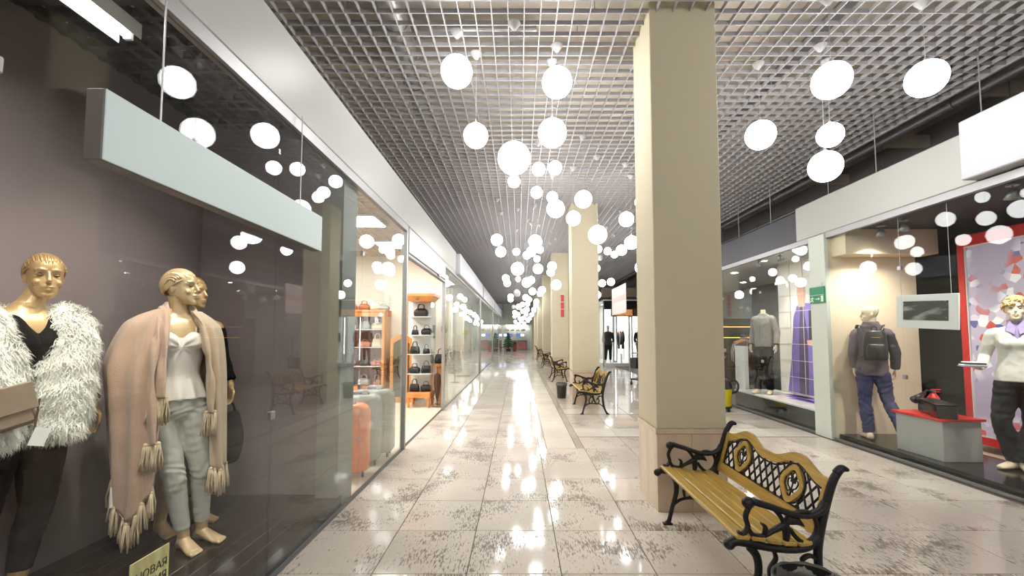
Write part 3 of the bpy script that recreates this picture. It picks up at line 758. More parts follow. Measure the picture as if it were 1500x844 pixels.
def hair_cap(parent, M, m_, style='slick', grow=1.0):
    """moulded hair: a grooved cap leaning back over the skull"""
    n, k = 96, 16; tilt = Matrix.Rotation(R(-33), 4, 'X')
    def ringset(extra, lim):
        rs = []
        for j in range(k+1):
            a = .03+lim*j/k; r_ = []
            for i in range(n):
                b = 2*math.pi*i/n
                if style == 'slick': g = .0022*math.sin(26*b+6*math.sin(a*2))+.0012*math.sin(11*b)
                else: g = .003*math.sin(15*(b+.9*a))+.0016*math.sin(31*(b+.7*a))
                fade = min(1, j/3)*(1 if j < k-1 else .5)
                R_ = 1+extra+g*fade/.09*1.0
                v = Vector((.0765*R_*math.sin(a)*math.cos(b), .1*R_*math.sin(a)*math.sin(b), .108*R_*math.cos(a)))
                v = tilt @ v; v += Vector((0, .006, .012)); r_.append(M @ v)
            rs.append(r_)
        return rs
    lk = MB(); rnd = random.Random(4); nS = 34
    for q in range(nS):
        s_ = -1+2*(q+.5)/nS; k_ = math.sqrt(max(.04, 1-s_*s_)); sweep = 0 if style == 'slick' else .55
        t0, t1 = R(31+20*abs(s_)**2+(0 if style == 'slick' else 5*math.sin(q*1.9))), R(202+8*rnd.random())
        pts = []
        for m_i in range(13):
            th = t0+(t1-t0)*m_i/12; sx = s_*(1-.12*m_i/12)+sweep*.25*math.sin(math.pi*m_i/12)*(1-abs(s_))
            kk = math.sqrt(max(.03, 1-min(.97, sx*sx))); rr_ = 1.05+.012*math.sin(q*2.4)+.02*(grow-1)*5*math.sin(math.pi*m_i/12)
            pts.append(M @ Vector((.0745*sx*rr_, .008-.0985*kk*math.cos(th)*rr_, .012+.108*kk*math.sin(th)*rr_)))
        lk.tube(pts, [.004]+[.0078]*10+[.006, .003], 7)
    lk.build('hair_locks', m_, parent, True)
    lim = R(90)
    a = ringset(.012*grow, lim); b = ringset(-.05, lim*.98)
    mb = MB(); mb.rings(a+b[::-1], cap=False)
    return mb.build('hair', m_, parent, True)
def eyes(parent, M, m_):
    for s in (-1, 1):
        m2 = MB().sphere((s*.031, -.0765, .0115), (.0135, .0075, .0062), 14, 8); m2.xform(M); m2.build('eye', m_, parent, True)
def head_matrix(z, yaw, pitch=0.0, x=0., y=0., scale=1.0, roll=0.): 
    return Matrix.Translation((x, y, z)) @ Matrix.Rotation(yaw, 4, 'Z') @ Matrix.Rotation(pitch, 4, 'X') @ Matrix.Rotation(roll, 4, 'Y') @ Matrix.Scale(scale, 4)
FEM = [(.84, 0, 0, .12, .08), (.90, 0, .005, .168, .105), (.97, 0, .008, .176, .112), (1.05, 0, 0, .150, .098), (1.13, 0, -.004, .122, .086), (1.22, 0, -.004, .130, .092),
       (1.31, 0, -.002, .145, .102), (1.39, 0, 0, .152, .100), (1.45, 0, .006, .160, .085), (1.49, 0, .012, .135, .066), (1.52, 0, .014, .075, .054), (1.55, 0, .012, .052, .05)]
MALE = [(.86, 0, 0, .12, .085), (.92, 0, .005, .162, .105), (1.0, 0, .005, .160, .108), (1.1, 0, 0, .145, .1), (1.2, 0, 0, .150, .105), (1.32, 0, 0, .170, .115),
        (1.42, 0, 0, .185, .115), (1.49, 0, .006, .19, .09), (1.53, 0, .012, .15, .07), (1.56, 0, .014, .08, .058), (1.60, 0, .012, .058, .055)]
def figure(parent, m_, tor, legs, arms, HM=None, neck=None, voxel=.0055, bust=True, hands=True, toes=True, eye=None):
    """one continuous mannequin body. legs: [(hip, knee, ankle, yaw)], arms: [(shoulder, elbow, wrist, handdir, palm, side, curl)]"""
    mb = MB(); torso(mb, tor)
    if bust:
        for s in (-1, 1): mb.sphere((s*.066, -.075, 1.335), (.058, .052, .056), 14, 10)
    for hip, knee, ank, yaw in legs:
        h, k_, a = Vector(hip), Vector(knee), Vector(ank)
        m1 = h.lerp(k_, .45); c1 = k_.lerp(a, .32)+Vector((0, .016, 0)); c2 = k_.lerp(a, .7)
        limb(mb, [(*h, .092), (*m1, .08), (*k_, .056), (*c1, .056), (*c2, .04), (*a, .034)])
        if toes: foot(mb, a, yaw)
    for sh, el, wr, hd, pn, side, curl in arms:
        s_, e_, w_ = Vector(sh), Vector(el), Vector(wr)
        limb(mb, [(s_.x*.5, s_.y, s_.z+.005, .046), (*s_, .052), (*s_.lerp(e_, .4), .044), (*e_, .037), (*e_.lerp(w_, .3), .037), (*w_, .026)], 12)
        if hands: hand(mb, w_, hd, pn, side, curl)
    if HM is not None:
        base = Vector((0, tor[-1][2], tor[-1][0]-.03)); tp = HM @ Vector((0, .018, -.05))
        limb(mb, [(*base, .056), (*base.lerp(tp, .5), .05), (*tp, .054)], 14)
        head_solid(mb, HM)
    elif neck:
        mb.tube([(0, .012, neck-.08), (0, .012, neck)], [.055, .05], 16)
    me = remesh(mb, voxel, 2)
    if HM is not None: displace(me, face_detail(HM.inverted()))
    o = addmesh('body', me, m_, parent)
    if HM is not None and eye: eyes(parent, HM, eye)
    return o
def sleeve(mb, a_, r0, r1, r2, r3, end=.95):
    s_, e_, w_ = Vector(a_[0]), Vector(a_[1]), Vector(a_[2])
    limb(mb, [(s_.x*.45, s_.y, s_.z+.004, r0*.86), (s_.x*.8, s_.y, s_.z+.004, r0), (*s_.lerp(e_, .08), r0), (*s_.lerp(e_, .5), r1), (*e_, r2), (*e_.lerp(w_, .5), (r2+r3)/2), (*e_.lerp(w_, end), r3)])
def garment(name, parent, m_, mb, voxel=.008, wr=None, smooth=3):
    me = remesh(mb, voxel, smooth)
    if wr: displace(me, wr)
    return addmesh(name, me, m_, parent)
def trousers(legs, hip_z=1.02, thick=.012, bottom=.12, waist=(.15, .105), flare=0.0, male=False):
    mb = MB(); rx, ry = (.178, .118) if not male else (.168, .112)
    torso(mb, [(.83, 0, 0, .11, .085), (.89, 0, .005, rx+thick*.6, ry+thick*.4), (.96, 0, .008, rx+thick*.7, ry+thick*.6), (hip_z, 0, .002, waist[0], waist[1])])
    for hip, knee, ank, yaw in legs:
        h, k_, a = Vector(hip), Vector(knee), Vector(ank)
        t = (h.z-bottom)/max(.001, h.z-a.z); e = k_.lerp(a, min(1, (k_.z-bottom)/(k_.z-a.z)))
        c1 = k_.lerp(a, .32)+Vector((0, .012, 0))
        limb(mb, [(*h, .1+thick*.5), (*h.lerp(k_, .45), .084+thick), (*k_, .060+thick+flare*.2), (*c1, .056+thick+flare*.6), (*e, .040+thick+flare)])
    return mb
# ================================================================== grey window display on the left
M_hairgold = mat('bronze_gold_paint', srgb(182, 144, 96), .35, metal=.4)
M_gold = mat('satin_gold_paint', srgb(200, 166, 120), .36, metal=.3, noise_=(6, .06))
M_gold2 = mat('pale_gold_paint', srgb(216, 188, 148), .36, metal=.25, noise_=(6, .06))
M_goldeye = mat('dull_bronze_paint', srgb(120, 96, 66), .35, metal=.4)
M_blackcloth = mat('black_cloth', srgb(15, 14, 15), .95, spec=.2)
M_fur = mat('white_curly_fur', srgb(249, 245, 236), .75, noise_=(9, .1), sheen=.3)
M_knit = mat('dusty_pink_knit', srgb(192, 160, 138), .95, noise_=(5, .12), bump=(160, .45, (1, 1, 2)), sheen=.4)
M_knit2 = mat('sand_knit', srgb(204, 180, 152), .95, noise_=(6, .12), bump=(160, .45, (1, 1, 2)), sheen=.4)
M_tassel = mat('cream_yarn', srgb(208, 188, 160), .95, noise_=(30, .15))
M_pants = mat('pale_sage_cotton', srgb(192, 193, 184), .8, noise_=(4, .05))
M_cami = mat('white_satin', srgb(236, 228, 222), .5)
M_belt = mat('brown_leather', srgb(92, 70, 48), .5)
M_clutch = mat('taupe_suede', srgb(150, 130, 112), .85, noise_=(8, .14))
M_tagp = mat('white_paper', srgb(236, 236, 232), .7)

def fur_on(me, n, length, name, m_, parent, seed=3):
    """curly locks growing out of a mesh, one joined mass"""
    rnd = random.Random(seed); mb = MB()
    tris = []; acc = 0; cum = []
    for p in me.polygons:
        acc += p.area; cum.append(acc)
    import bisect
    V = me.vertices
    for _ in range(n):
        p = me.polygons[min(len(cum)-1, bisect.bisect(cum, rnd.random()*acc))]
        vs = [V[i].co for i in p.vertices]; w_ = [rnd.random() for _ in vs]; s = sum(w_)
        c = sum((v*(k/s) for v, k in zip(vs, w_)), Vector()); nn = p.normal
        clump = Vector((noise.noise(c*14), noise.noise(c*14+Vector((5, 0, 0))), noise.noise(c*14+Vector((0, 9, 0)))))
        d = (nn*.75+Vector((0, 0, -.75))+clump*.6+Vector((rnd.uniform(-.3, .3), rnd.uniform(-.3, .3), rnd.uniform(-.3, .3)))).normalized()
        L = length*rnd.uniform(.6, 1.25); side = d.cross(nn)
        if side.length < .01: side = d.orthogonal()
        side.normalize(); wd = rnd.uniform(.0011, .0022); k1 = rnd.uniform(-1, 1)*.28*L
        a = c-nn*.004; b = c+d*L*.4+side*k1+nn*.15*L; e = c+d*L*.75-side*k1*.6+Vector((0, 0, -.12*L)); f = c+d*L+side*k1*.3+Vector((0, 0, -.25*L))
        mb.add([a-side*wd, a+side*wd, b-side*wd, b+side*wd, e-side*wd*.7, e+side*wd*.7, f], [(0, 1, 3, 2), (2, 3, 5, 4), (4, 5, 6)])
    o = mb.build(name, m_, parent, True); o['kind'] = 'stuff'; return o

# ---- figure in the white fur vest
p = at_zc(68, 400, 2.33)
f1 = thing('mannequin', 'golden mannequin in a white curly fur vest and black leggings', 'mannequin', (p.x-.05, p.y-.03, .1), R(72)); f1.scale = (1.02,)*3
legs = [((.088, 0, .88), (.06, -.04, .49), (.01, .0, .085), R(15)), ((-.088, 0, .88), (-.17, -.09, .49), (-.25, -.03, .085), R(-10))]
arms = [((.178, .01, 1.435), (.285, .07, 1.17), (.335, .07, .95), (.03, -.12, -1), (-1, -.1, 0), -1, .35),
        ((-.178, .01, 1.435), (-.29, .02, 1.17), (-.2, -.2, 1.04), (.6, -.35, 0), (0, .9, .3), -1, .5)]
HM1 = head_matrix(1.685, R(-14), R(3), .05, -.008)
figure(f1, M_gold, FEM, legs, arms, HM1, eye=M_goldeye, voxel=.0042)
hair_cap(f1, HM1, M_hairgold, 'slick')
garment('leggings', f1, M_blackcloth, trousers(legs, 1.04, .006, .19), .009, wrinkle(.003, 14, (1, 1, 2)))
top = MB(); torso(top, [(.92, 0, .005, .178, .118), (1.05, 0, 0, .165, .112), (1.2, 0, -.002, .15, .11), (1.33, 0, -.03, .165, .13), (1.42, 0, 0, .168, .108), (1.46, 0, .008, .165, .092), (1.49, 0, .02, .13, .07)])
for a_ in arms: sleeve(top, a_, .058, .052, .046, .038, .8)
tp_me = remesh(top, .009, 2)
def vneck(c, n):      # open the neckline into a V
    d = .075-abs(c.x)*1.25-(1.47-c.z)*.42
    return Vector((0, max(0, d)*.9, 0)) if (c.y < -.02 and c.z > 1.28 and d > 0) else Vector()
displace(tp_me, vneck); addmesh('black_top', tp_me, M_blackcloth, f1)
fv = MB()
for s in (-1, 1):
    P = cr([(.87, s*.125, -.02, .112, .155), (.95, s*.138, -.02, .13, .175), (1.1, s*.142, -.02, .13, .175), (1.22, s*.148, -.02, .127, .17), (1.33, s*.16, -.015, .12, .158), (1.42, s*.182, -.002, .112, .13), (1.49, s*.178, .012, .085, .095), (1.53, s*.155, .022, .045, .055)], 4)
    fv.rings([[(q[1]*.92-.02+q[3]*.9*math.cos(2*math.pi*i/24), q[2]+q[4]*math.sin(2*math.pi*i/24), q[0]) for i in range(24)] for q in P])
torso(fv, [(.87, 0, .06, .2, .1), (1.1, 0, .06, .22, .11), (1.35, 0, .06, .22, .1), (1.5, 0, .06, .14, .06)])
fv_me = remesh(fv, .012, 3); displace(fv_me, wrinkle(.008, 9))
vest = addmesh('fur_vest', fv_me, M_fur, f1)
fur_on(fv_me, 42000, .052, 'fur', M_fur, vest)
cl = thing('clutch_bag', 'taupe suede clutch bag held against the white fur vest', 'bag', tuple(f1.matrix_basis @ Vector((-.24, -.29, 1.02))), R(72))
bm_ = MB().rbox(-.2, .16, -.028, .028, -.095, .105, .022); bm_.xform(Matrix.Rotation(R(-14), 4, 'Y')); cb2 = bm_.build('body', M_clutch, cl, True, angle=40)
fb = MB().rbox(-.205, .165, -.036, -.026, -.02, .112, .006); fb.xform(Matrix.Rotation(R(-14), 4, 'Y')); fb.build('flap', M_clutch, cl)
zp = MB().tube([(.15, -.03, -.12), (.165, -.03, .06)], .004, 6); zp.build('zip', M_belt, cl)
tg = thing('price_tag', 'white paper price tag hanging below the suede clutch', 'tag', tuple(f1.matrix_basis @ Vector((-.07, -.325, .91))), R(72))
x_ = MB().box(-.03, .03, -.0015, .0015, -.055, .03); x_.xform(Matrix.Rotation(R(18), 4, 'Y')); x_.build('card', M_tagp, tg)
MB().tube([(0, 0, .03), (-.01, .01, .1)], .0012, 5).build('string', M_tagp, tg)

# ---- figure with the fringed shawl
p = on_z(291, 800, .1)
f2 = thing('mannequin', 'golden mannequin in white camisole and sage trousers under a fringed pink shawl', 'mannequin', (p.x-.15, p.y-.07, .1), R(50)); f2.scale = (1.02,)*3
legs2 = [((.088, 0, .88), (.155, -.03, .49), (.185, .03, .085), R(28)), ((-.088, 0, .88), (-.0, -.06, .49), (.07, -.04, .085), R(12))]
arms2 = [((.178, .01, 1.435), (.225, .07, 1.16), (.19, .03, .95), (0, -.2, -1), (-1, 0, 0), -1, .4),
         ((-.178, .01, 1.435), (-.275, .06, 1.17), (-.2, -.06, .99), (.5, -.35, -.8), (.6, .6, .2), 1, .3)]
HM2 = head_matrix(1.685, R(48), R(-2), 0.005, -.01)
figure(f2, M_gold2, FEM, legs2, arms2, HM2, eye=M_goldeye, voxel=.0042)
hair_cap(f2, HM2, M_gold2, 'swept', 1.15)
def creases(c, n):
    kn = math.exp(-((c.z-.49)/.1)**2)+.7*math.exp(-((c.z-.88)/.08)**2)+.5*math.exp(-((c.z-.17)/.06)**2)
    return n*(.0028*kn*math.sin(c.z*95+9*noise.noise(c*9)))+wrinkle(.0022, 11, (1, 1, 1.6))(c, n)
garment('trousers', f2, M_pants, trousers(legs2, 1.035, .002, .13), .008, creases)
MB().rings([[(r*math.cos(a)*.155+0, r*math.sin(a)*.11+.002, z) for a in [2*math.pi*i/40 for i in range(40)]] for r, z in ((1, 1.0), (1.03, 1.0), (1.03, 1.032), (1, 1.032))]).build('belt', M_belt, f2, True)
cm_ = MB()
torso(cm_, [(.965, 0, -.002, .178, .13), (1.04, 0, -.002, .156, .114), (1.12, 0, -.004, .130, .094), (1.22, 0, -.006, .138, .1), (1.31, 0, -.005, .15, .108), (1.36, 0, 0, .15, .1), (1.38, 0, 0, .14, .09)])
for s in (-1, 1): cm_.sphere((s*.066, -.082, 1.335), (.065, .056, .064), 14, 10)
cme = remesh(cm_, .007, 2)
def twist(c, n):
    g = 0
    if c.y < 0:
        r_ = math.hypot(c.x, c.z-1.3); a = math.atan2(c.z-1.3, c.x)
        g = .004*math.sin(9*a)*math.exp(-(r_/.14)**2)*(1 if r_ > .01 else 0)+.006*math.exp(-(r_/.022)**2)
    if c.z < 1.1: g += .006*math.sin(math.atan2(c.y, c.x)*11)*(1.1-c.z)/.12
    return n*g
displace(cme, twist); addmesh('camisole', cme, M_cami, f2)
for s in (-1, 1): MB().tube([(s*.075, -.1, 1.38), (s*.085, -.07, 1.44), (s*.085, .0, 1.495), (s*.07, .06, 1.46)], .004, 6).build('strap', M_cami, f2, True)
kr = MB().tube([(-.1+.014*math.cos(a), -.13, .965+.02*math.sin(a)) for a in [2*math.pi*i/14 for i in range(14)]], .0025, 5, loop=True); kr.lathe([(.001, -.004), (.022, -.004), (.022, .004), (.001, .004)], 16, (-.1, -.13, .925)); kr.build('key_charm', M_belt, f2)

shawl = empty('shawl', (0, 0, 0)); shawl.parent = f2
def yarn(seed):
    r = random.Random(seed); mb = MB()
    mb.sphere((0, 0, -.012), (.013, .013, .014), 8, 6)
    for k in range(9):
        a = 2*math.pi*k/9; x0, y0 = .006*math.cos(a), .006*math.sin(a); x1, y1 = .02*math.cos(a)+r.uniform(-.006, .006), .014*math.sin(a)+r.uniform(-.005, .005)
        L = r.uniform(.15, .185)
        mb.tube([(x0, y0, -.01), ((x0+x1)/2+r.uniform(-.004, .004), (y0+y1)/2, -.05), (x1+r.uniform(-.005, .005), y1, -.11), (x1+r.uniform(-.008, .008), y1, -L)], [.0055, .0055, .005, .004], 5)
    return mb.mesh('tassel', M_tassel, True)
YARN = [yarn(i) for i in range(3)]
def panel(name, rows, hem, m_, folds=5, amp=.012, nc=40, tass=None, th=.006):
    """rows: (z, [(x, y)...]); hem(u) = how far down the column hangs (0..1 of the full drop)"""
    zt = rows[0][0]; flat = [[r[0]]+[q for p_ in r[1] for q in p_] for r in rows]
    R_ = cr([tuple(f) for f in flat], 6); nr = len(R_); grid = []
    for k, f in enumerate(R_):
        path = cr([(f[1+2*i], f[2+2*i]) for i in range((len(f)-1)//2)], 10)
        row = []
        for j in range(nc+1):
            u = j/nc; q = u*(len(path)-1); i0 = min(int(q), len(path)-2); fr = q-i0
            x = path[i0][0]*(1-fr)+path[i0+1][0]*fr; y = path[i0][1]*(1-fr)+path[i0+1][1]*fr
            dx, dy = path[i0+1][0]-path[i0][0], path[i0+1][1]-path[i0][1]; l = math.hypot(dx, dy) or 1
            nx, ny = dy/l, -dx/l
            v = k/(nr-1); a = amp*min(1, v*1.6)*math.sin(2*math.pi*folds*u+1.3*math.sin(3*v)+.7)+.004*noise.noise(Vector((u*6, v*5, .5)))
            z = zt+(f[0]-zt)*hem(u)
            row.append((Vector((x+nx*a, y+ny*a, z)), Vector((nx, ny, 0))))
        grid.append(row)
    rs = [[q[0]+q[1]*th for q in row]+[q[0]-q[1]*th for q in row[::-1]] for row in grid]
    o = MB().rings(rs).build(name, m_, shawl, True, fix=True)
    if tass:
        n = tass
        for j in range(n):
            c = grid[-1][int((j+.5)/n*nc)][0]
            link('tassel', YARN[j % 3], shawl, tuple(c+Vector((0, 0, .012))), (0, 0, j*1.7))
    return o
panel('shawl_panel', [(1.545, [(-.05,-.075), (-.085,-.07), (-.105,-.02), (-.1,.05), (-.05,.09)]), (1.485, [(-.065,-.115), (-.12,-.10), (-.195,-.03), (-.19,.06), (-.08,.12)]),
    (1.40, [(-.075,-.15), (-.15,-.13), (-.25,-.04), (-.25,.08), (-.10,.13)]), (1.17, [(-.085,-.175), (-.19,-.165), (-.315,-.03), (-.30,.12), (-.12,.15)]),
    (.95, [(-.095,-.175), (-.2,-.18), (-.305,-.05), (-.29,.12), (-.12,.15)]), (.6, [(-.10,-.165), (-.19,-.19), (-.28,-.06), (-.27,.1), (-.12,.14)]), (.27, [(-.11,-.16), (-.19,-.18), (-.26,-.06), (-.25,.09), (-.12,.13)])],
    lambda u: .84+.16*math.exp(-((u-.36)/.2)**2)-.03*u, M_knit, 5, .014, 60, 13)
panel('shawl_panel', [(1.535, [(.05,-.08), (.09,-.065), (.12,-.01), (.1,.06), (.05,.09)]), (1.47, [(.085,-.12), (.14,-.09), (.2,-.01), (.18,.07), (.07,.12)]), (1.38, [(.12,-.125), (.175,-.11), (.24,-.02), (.225,.08), (.08,.13)]),
    (1.15, [(.15,-.12), (.2,-.115), (.262,-.02), (.255,.09), (.1,.14)]), (.8, [(.165,-.105), (.215,-.11), (.275,-.02), (.265,.09), (.1,.14)]), (.47, [(.18,-.10), (.235,-.10), (.285,-.02), (.275,.08), (.12,.13)])],
    lambda u: .97+.03*math.sin(5*u), M_knit2, 4, .012, 48, 10)
def roll(pts, m_, n_t):
    P = cr([tuple(q) for q in pts], 6); nn = 26
    mb = MB()
    mb.tube([q[:3] for q in P], [(q[3]*(1+.06*math.sin(i*.5)), .018+.004*math.sin(i*.8)) for i, q in enumerate(P)], nn, up=(0, 1, .3))
    me = remesh(mb, .007, 1); displace(me, lambda c, n: n*(.004*math.sin(c.x*190+3*noise.noise(c*6))))
    addmesh('shawl_end', me, m_, shawl)
    e = Vector(P[-1][:3]); w_ = P[-1][3]
    for j in range(n_t): link('tassel', YARN[j % 3], shawl, (e.x-w_*.8+1.6*w_*(j+.5)/n_t, e.y, e.z+.012), (0, 0, 2.1*j))
roll([(-.0, .075, 1.53, .045), (-.062, .03, 1.565, .045), (-.088, -.07, 1.5, .045), (-.1, -.15, 1.36, .048), (-.115, -.185, 1.18, .05), (-.12, -.2, 1.0, .055)], M_knit, 4)
roll([(-.03, .07, 1.53, .04), (-.085, .02, 1.55, .04), (-.12, -.1, 1.44, .045), (-.15, -.17, 1.25, .05), (-.155, -.2, 1.0, .05), (-.14, -.205, .73, .05)], M_knit, 4)
roll([(.0, .075, 1.53, .04), (.062, .03, 1.56, .04), (.09, -.075, 1.475, .04), (.12, -.125, 1.34, .04), (.155, -.14, 1.1, .04), (.165, -.13, .87, .042)], M_knit2, 3)
tg2 = thing('price_tag', 'small white tags hanging under the edge of the fringed shawl', 'tag', tuple(f2.matrix_basis @ Vector((-.27, -.06, .47))), R(50))
MB().box(-.025, .02, -.0015, .0015, -.1, .02).build('card', M_tagp, tg2)

# ---- figure half hidden behind the shawl
p = at_zc(281, 431, 3.28)
f3 = thing('mannequin', 'bare-footed mannequin in black, almost hidden behind the fringed shawl', 'mannequin', (p.x, p.y, .1), R(60)); f3.scale = (1.02,)*3
legs3 = [((.088, 0, .88), (.10, -.03, .49), (.10, .02, .085), R(20)), ((-.088, 0, .88), (-.1, -.05, .49), (-.13, -.0, .085), R(0))]
HM3 = head_matrix(1.685, R(30), 0, 0, -.008)
figure(f3, M_gold, FEM, legs3, [((.178, .01, 1.435), (.25, .05, 1.18), (.28, -.03, .97), (0, -.1, -1), (-1, 0, 0), -1, .6), ((-.178, .01, 1.435), (-.23, .05, 1.17), (-.22, -.02, .94), (0, -.1, -1), (1, 0, 0), 1, .4)], HM3, voxel=.007, eye=M_goldeye)
hair_cap(f3, HM3, M_hairgold, 'slick')
dr = MB(); torso(dr, [(.62, 0, 0, .19, .14), (.8, 0, 0, .18, .13), (.95, 0, .005, .19, .125), (1.12, 0, 0, .14, .1), (1.33, 0, -.025, .162, .13), (1.44, 0, .005, .165, .092), (1.47, 0, .01, .14, .08)])
limb(dr, [(.178, .01, 1.435, .06), (.25, .05, 1.18, .052), (.275, -.02, 1.02, .045)]); limb(dr, [(-.178, .01, 1.435, .06), (-.23, .05, 1.17, .052), (-.222, -.01, 1.0, .045)])
garment('black_dress', f3, M_blackcloth, dr, .011, wrinkle(.006, 7))
hb = thing('shoulder_bag', 'black soft bag hanging from the hand of the half hidden mannequin', 'bag', tuple(f3.matrix_basis @ Vector((.28, -.03, .38))), R(80))
P = cr([(0, .08, .04), (.06, .11, .06), (.2, .13, .07), (.34, .10, .05), (.4, .08, .03)], 4)
MB().rings([[(q[1]*math.cos(a), q[2]*math.sin(a), q[0]) for a in [2*math.pi*i/20 for i in range(20)]] for q in P]).build('body', M_blackcloth, hb, True)
MB().tube(cr([(-.06, 0, .38), (-.03, 0, .46), (0, 0, .49), (.03, 0, .46), (.06, 0, .38)], 5), .008, 6).build('strap', M_blackcloth, hb, True)

# ---- card in a stand
M_card = mat('yellow_white_card', srgb(232, 214, 150), .4, noise_=(5, .35, (1, 3, 1.4)))
M_ink = mat('dark_print', srgb(60, 54, 48), .6)
def text_mesh(s, size, m_, name='lettering', align='LEFT', depth=.0008):
    c = bpy.data.curves.new('t', 'FONT'); c.body = s; c.size = size; c.align_x = align; c.extrude = depth
    o = bpy.data.objects.new('t', c); COL.objects.link(o)
    dg = bpy.context.evaluated_depsgraph_get(); me = bpy.data.meshes.new_from_object(o.evaluated_get(dg))
    bpy.data.objects.remove(o); bpy.data.curves.remove(c); me.name = name; me.materials.clear(); me.materials.append(m_); return me
cd = thing('advert_card', 'yellow and white advert card in a clear stand before the shawl figure', 'card', (-1.75, 2.0, .12))
MB().box(-.003, .003, 0, .215, .035, .35).build('card', M_card, cd)
MB().rbox(-.04, .04, .0, .215, -.02, .012, .004).build('stand_base', mat('clear_acrylic', srgb(200, 205, 205), .1), cd)
MB().box(-.006, .006, .0, .215, .01, .04).build('stand_slot', MATS['clear_acrylic'], cd)
rot = (R(90), 0, R(90))
link('lettering', text_mesh('НОВАЯ', .052, M_ink, align='RIGHT'), cd, (.0045, .205, .255), rot)
link('lettering', text_mesh('ИЯ', .052, M_ink, align='RIGHT'), cd, (.0045, .205, .195), rot)

# ---- hanging blank sign box before the glass
M_signface = mat('pale_aqua_acrylic', srgb(188, 203, 202), .5, emit=srgb(188, 203, 202), strength=.2)
M_signside = mat('sign_side_metal', srgb(112, 106, 102), .5)
y0, y1 = 1.445, 3.09
sb = thing('hanging_sign', 'long blank aqua sign box hanging before the grey window display', 'sign', (0, 0, 0))
MB().rbox(-1.502, -1.436, y0, y1, 2.11, 2.365, .004).build('box', M_signside, sb)
MB().rbox(-1.436, -1.430, y0+.002, y1-.002, 2.112, 2.363, .002).build('face', M_signface, sb)
for y in (y0+.27, y1-.25): MB().tube([(-1.468, y, 2.36), (-1.468, y, 2.99)], .0035, 6).build('hanging_wire', M_wire, sb)
# ---- light batten inside
M_tube = emit_mat('lit_tube', (1, .95, .88), 40.0)
bt = thing('tube_light', 'bright fluorescent tube under the black display ceiling', 'lamp', (-2.2, 0, 0))
MB().tube([(0, 1.0, 3.19), (0, 2.32, 3.19)], .02, 14).build('tube', M_tube, bt, True)
MB().rbox(-.06, .06, .98, 2.34, 3.225, 3.27, .006).box(-.066, -.06, .98, 2.34, 3.155, 3.26).box(.06, .066, .98, 2.34, 3.175, 3.26).build('fitting', M_white, bt)  # trough sides added to keep tube light off the upper wall
for y in (1.2, 2.1): MB().tube([(0, y, 3.27), (0, y, 3.42)], .006, 6).build('rod', M_wire, bt)
for y in (.99, 2.33): MB().rbox(-.022, .022, y-.012, y+.012, 3.165, 3.22, .004).build('end_cap', M_white, bt)
# ================================================================== generic shop goods
M_wood = mat('orange_beech', srgb(206, 134, 70), .35, noise_=(8, .16, (1, 1, .15)))
M_wood_d = mat('reddish_walnut', srgb(112, 62, 36), .4, noise_=(8, .2, (1, 1, .15)))
M_leather = mat('black_leather', srgb(26, 24, 24), .35, bump=(60, .2))
M_brownbag = mat('tan_leather', srgb(176, 104, 58), .45, bump=(50, .2))
M_pinkbag = mat('dusty_rose_leather', srgb(186, 126, 108), .5)
M_creambag = mat('cream_leather', srgb(212, 196, 168), .5, bump=(40, .2))
M_silverbag = mat('silver_grey_leather', srgb(170, 170, 172), .35, metal=.3)
M_redbag = mat('oxblood_leather', srgb(92, 30, 32), .4)
M_gold_m = mat('polished_brass', srgb(206, 166, 92), .25, metal=.9)
M_ivory = mat('ivory_mannequin', srgb(232, 214, 186), .45)
M_downlight = emit_mat('lit_downlight', (1, .95, .86), 34.0)
M_downlight_s = emit_mat('fill_downlight', (1, .97, .92), 130.0)
M_panel_l = emit_mat('fill_panel_glow', (1, .98, .95), 20.0)
M_panel_w = emit_mat('fill_panel_warm', (1, .98, .94), 32.0)
def rrect(w_, d_, r, n=5):
    out = []
    r = min(r, w_*.49, d_*.49)
    for cx, cy, a0 in ((w_/2-r, d_/2-r, 0), (-w_/2+r, d_/2-r, 90), (-w_/2+r, -d_/2+r, 180), (w_/2-r, -d_/2+r, 270)):
        for i in range(n): a = R(a0+90*i/(n-1)); out.append((cx+r*math.cos(a), cy+r*math.sin(a)))
    return out
def bag_meshes(w_, d_, h, hh, kind):
    b = MB(); lv = ((0, .92, .9), (.02, 1, 1), (.35, 1.02, 1.05), (.7, .93, .7), (.95, .84, .36), (1, .8, .28)) if kind == 'tote' else ((0, .8, .8), (.05, .97, .95), (.45, 1.06, 1.1), (.75, .98, .9), (.93, .7, .5), (1, .55, .3))
    b.rings([[(x*a, y*c, z*h) for x, y in [(p[0]*1, p[1]*1) for p in rrect(w_, d_, d_*.35)]] if False else [(p[0]*a, p[1]*c, z*h) for p in rrect(w_, d_, d_*.35)] for z, a, c in lv])
    hd = MB()
    for s in (-1, 1):
        hd.tube(cr([(-w_*.24, s*d_*.14, h*.92), (-w_*.2, s*d_*.16, h+hh*.7), (0, s*d_*.17, h+hh), (w_*.2, s*d_*.16, h+hh*.7), (w_*.24, s*d_*.14, h*.92)], 5), .008, 6)
    fr = MB().rbox(-w_*.3, w_*.3, -d_*.56, -d_*.46, h*.2, h*.55, .01)
    return b.mesh('body', None or M_leather, True), hd.mesh('handle', M_leather, True), fr.mesh('pocket', M_leather)
BAGS = {k: bag_meshes(*v) for k, v in {'tote': (.32, .14, .24, .15, 'tote'), 'hobo': (.34, .17, .21, .10, 'hobo'), 'small': (.22, .11, .16, .14, 'tote'), 'low': (.34, .18, .16, .05, 'hobo')}.items()}
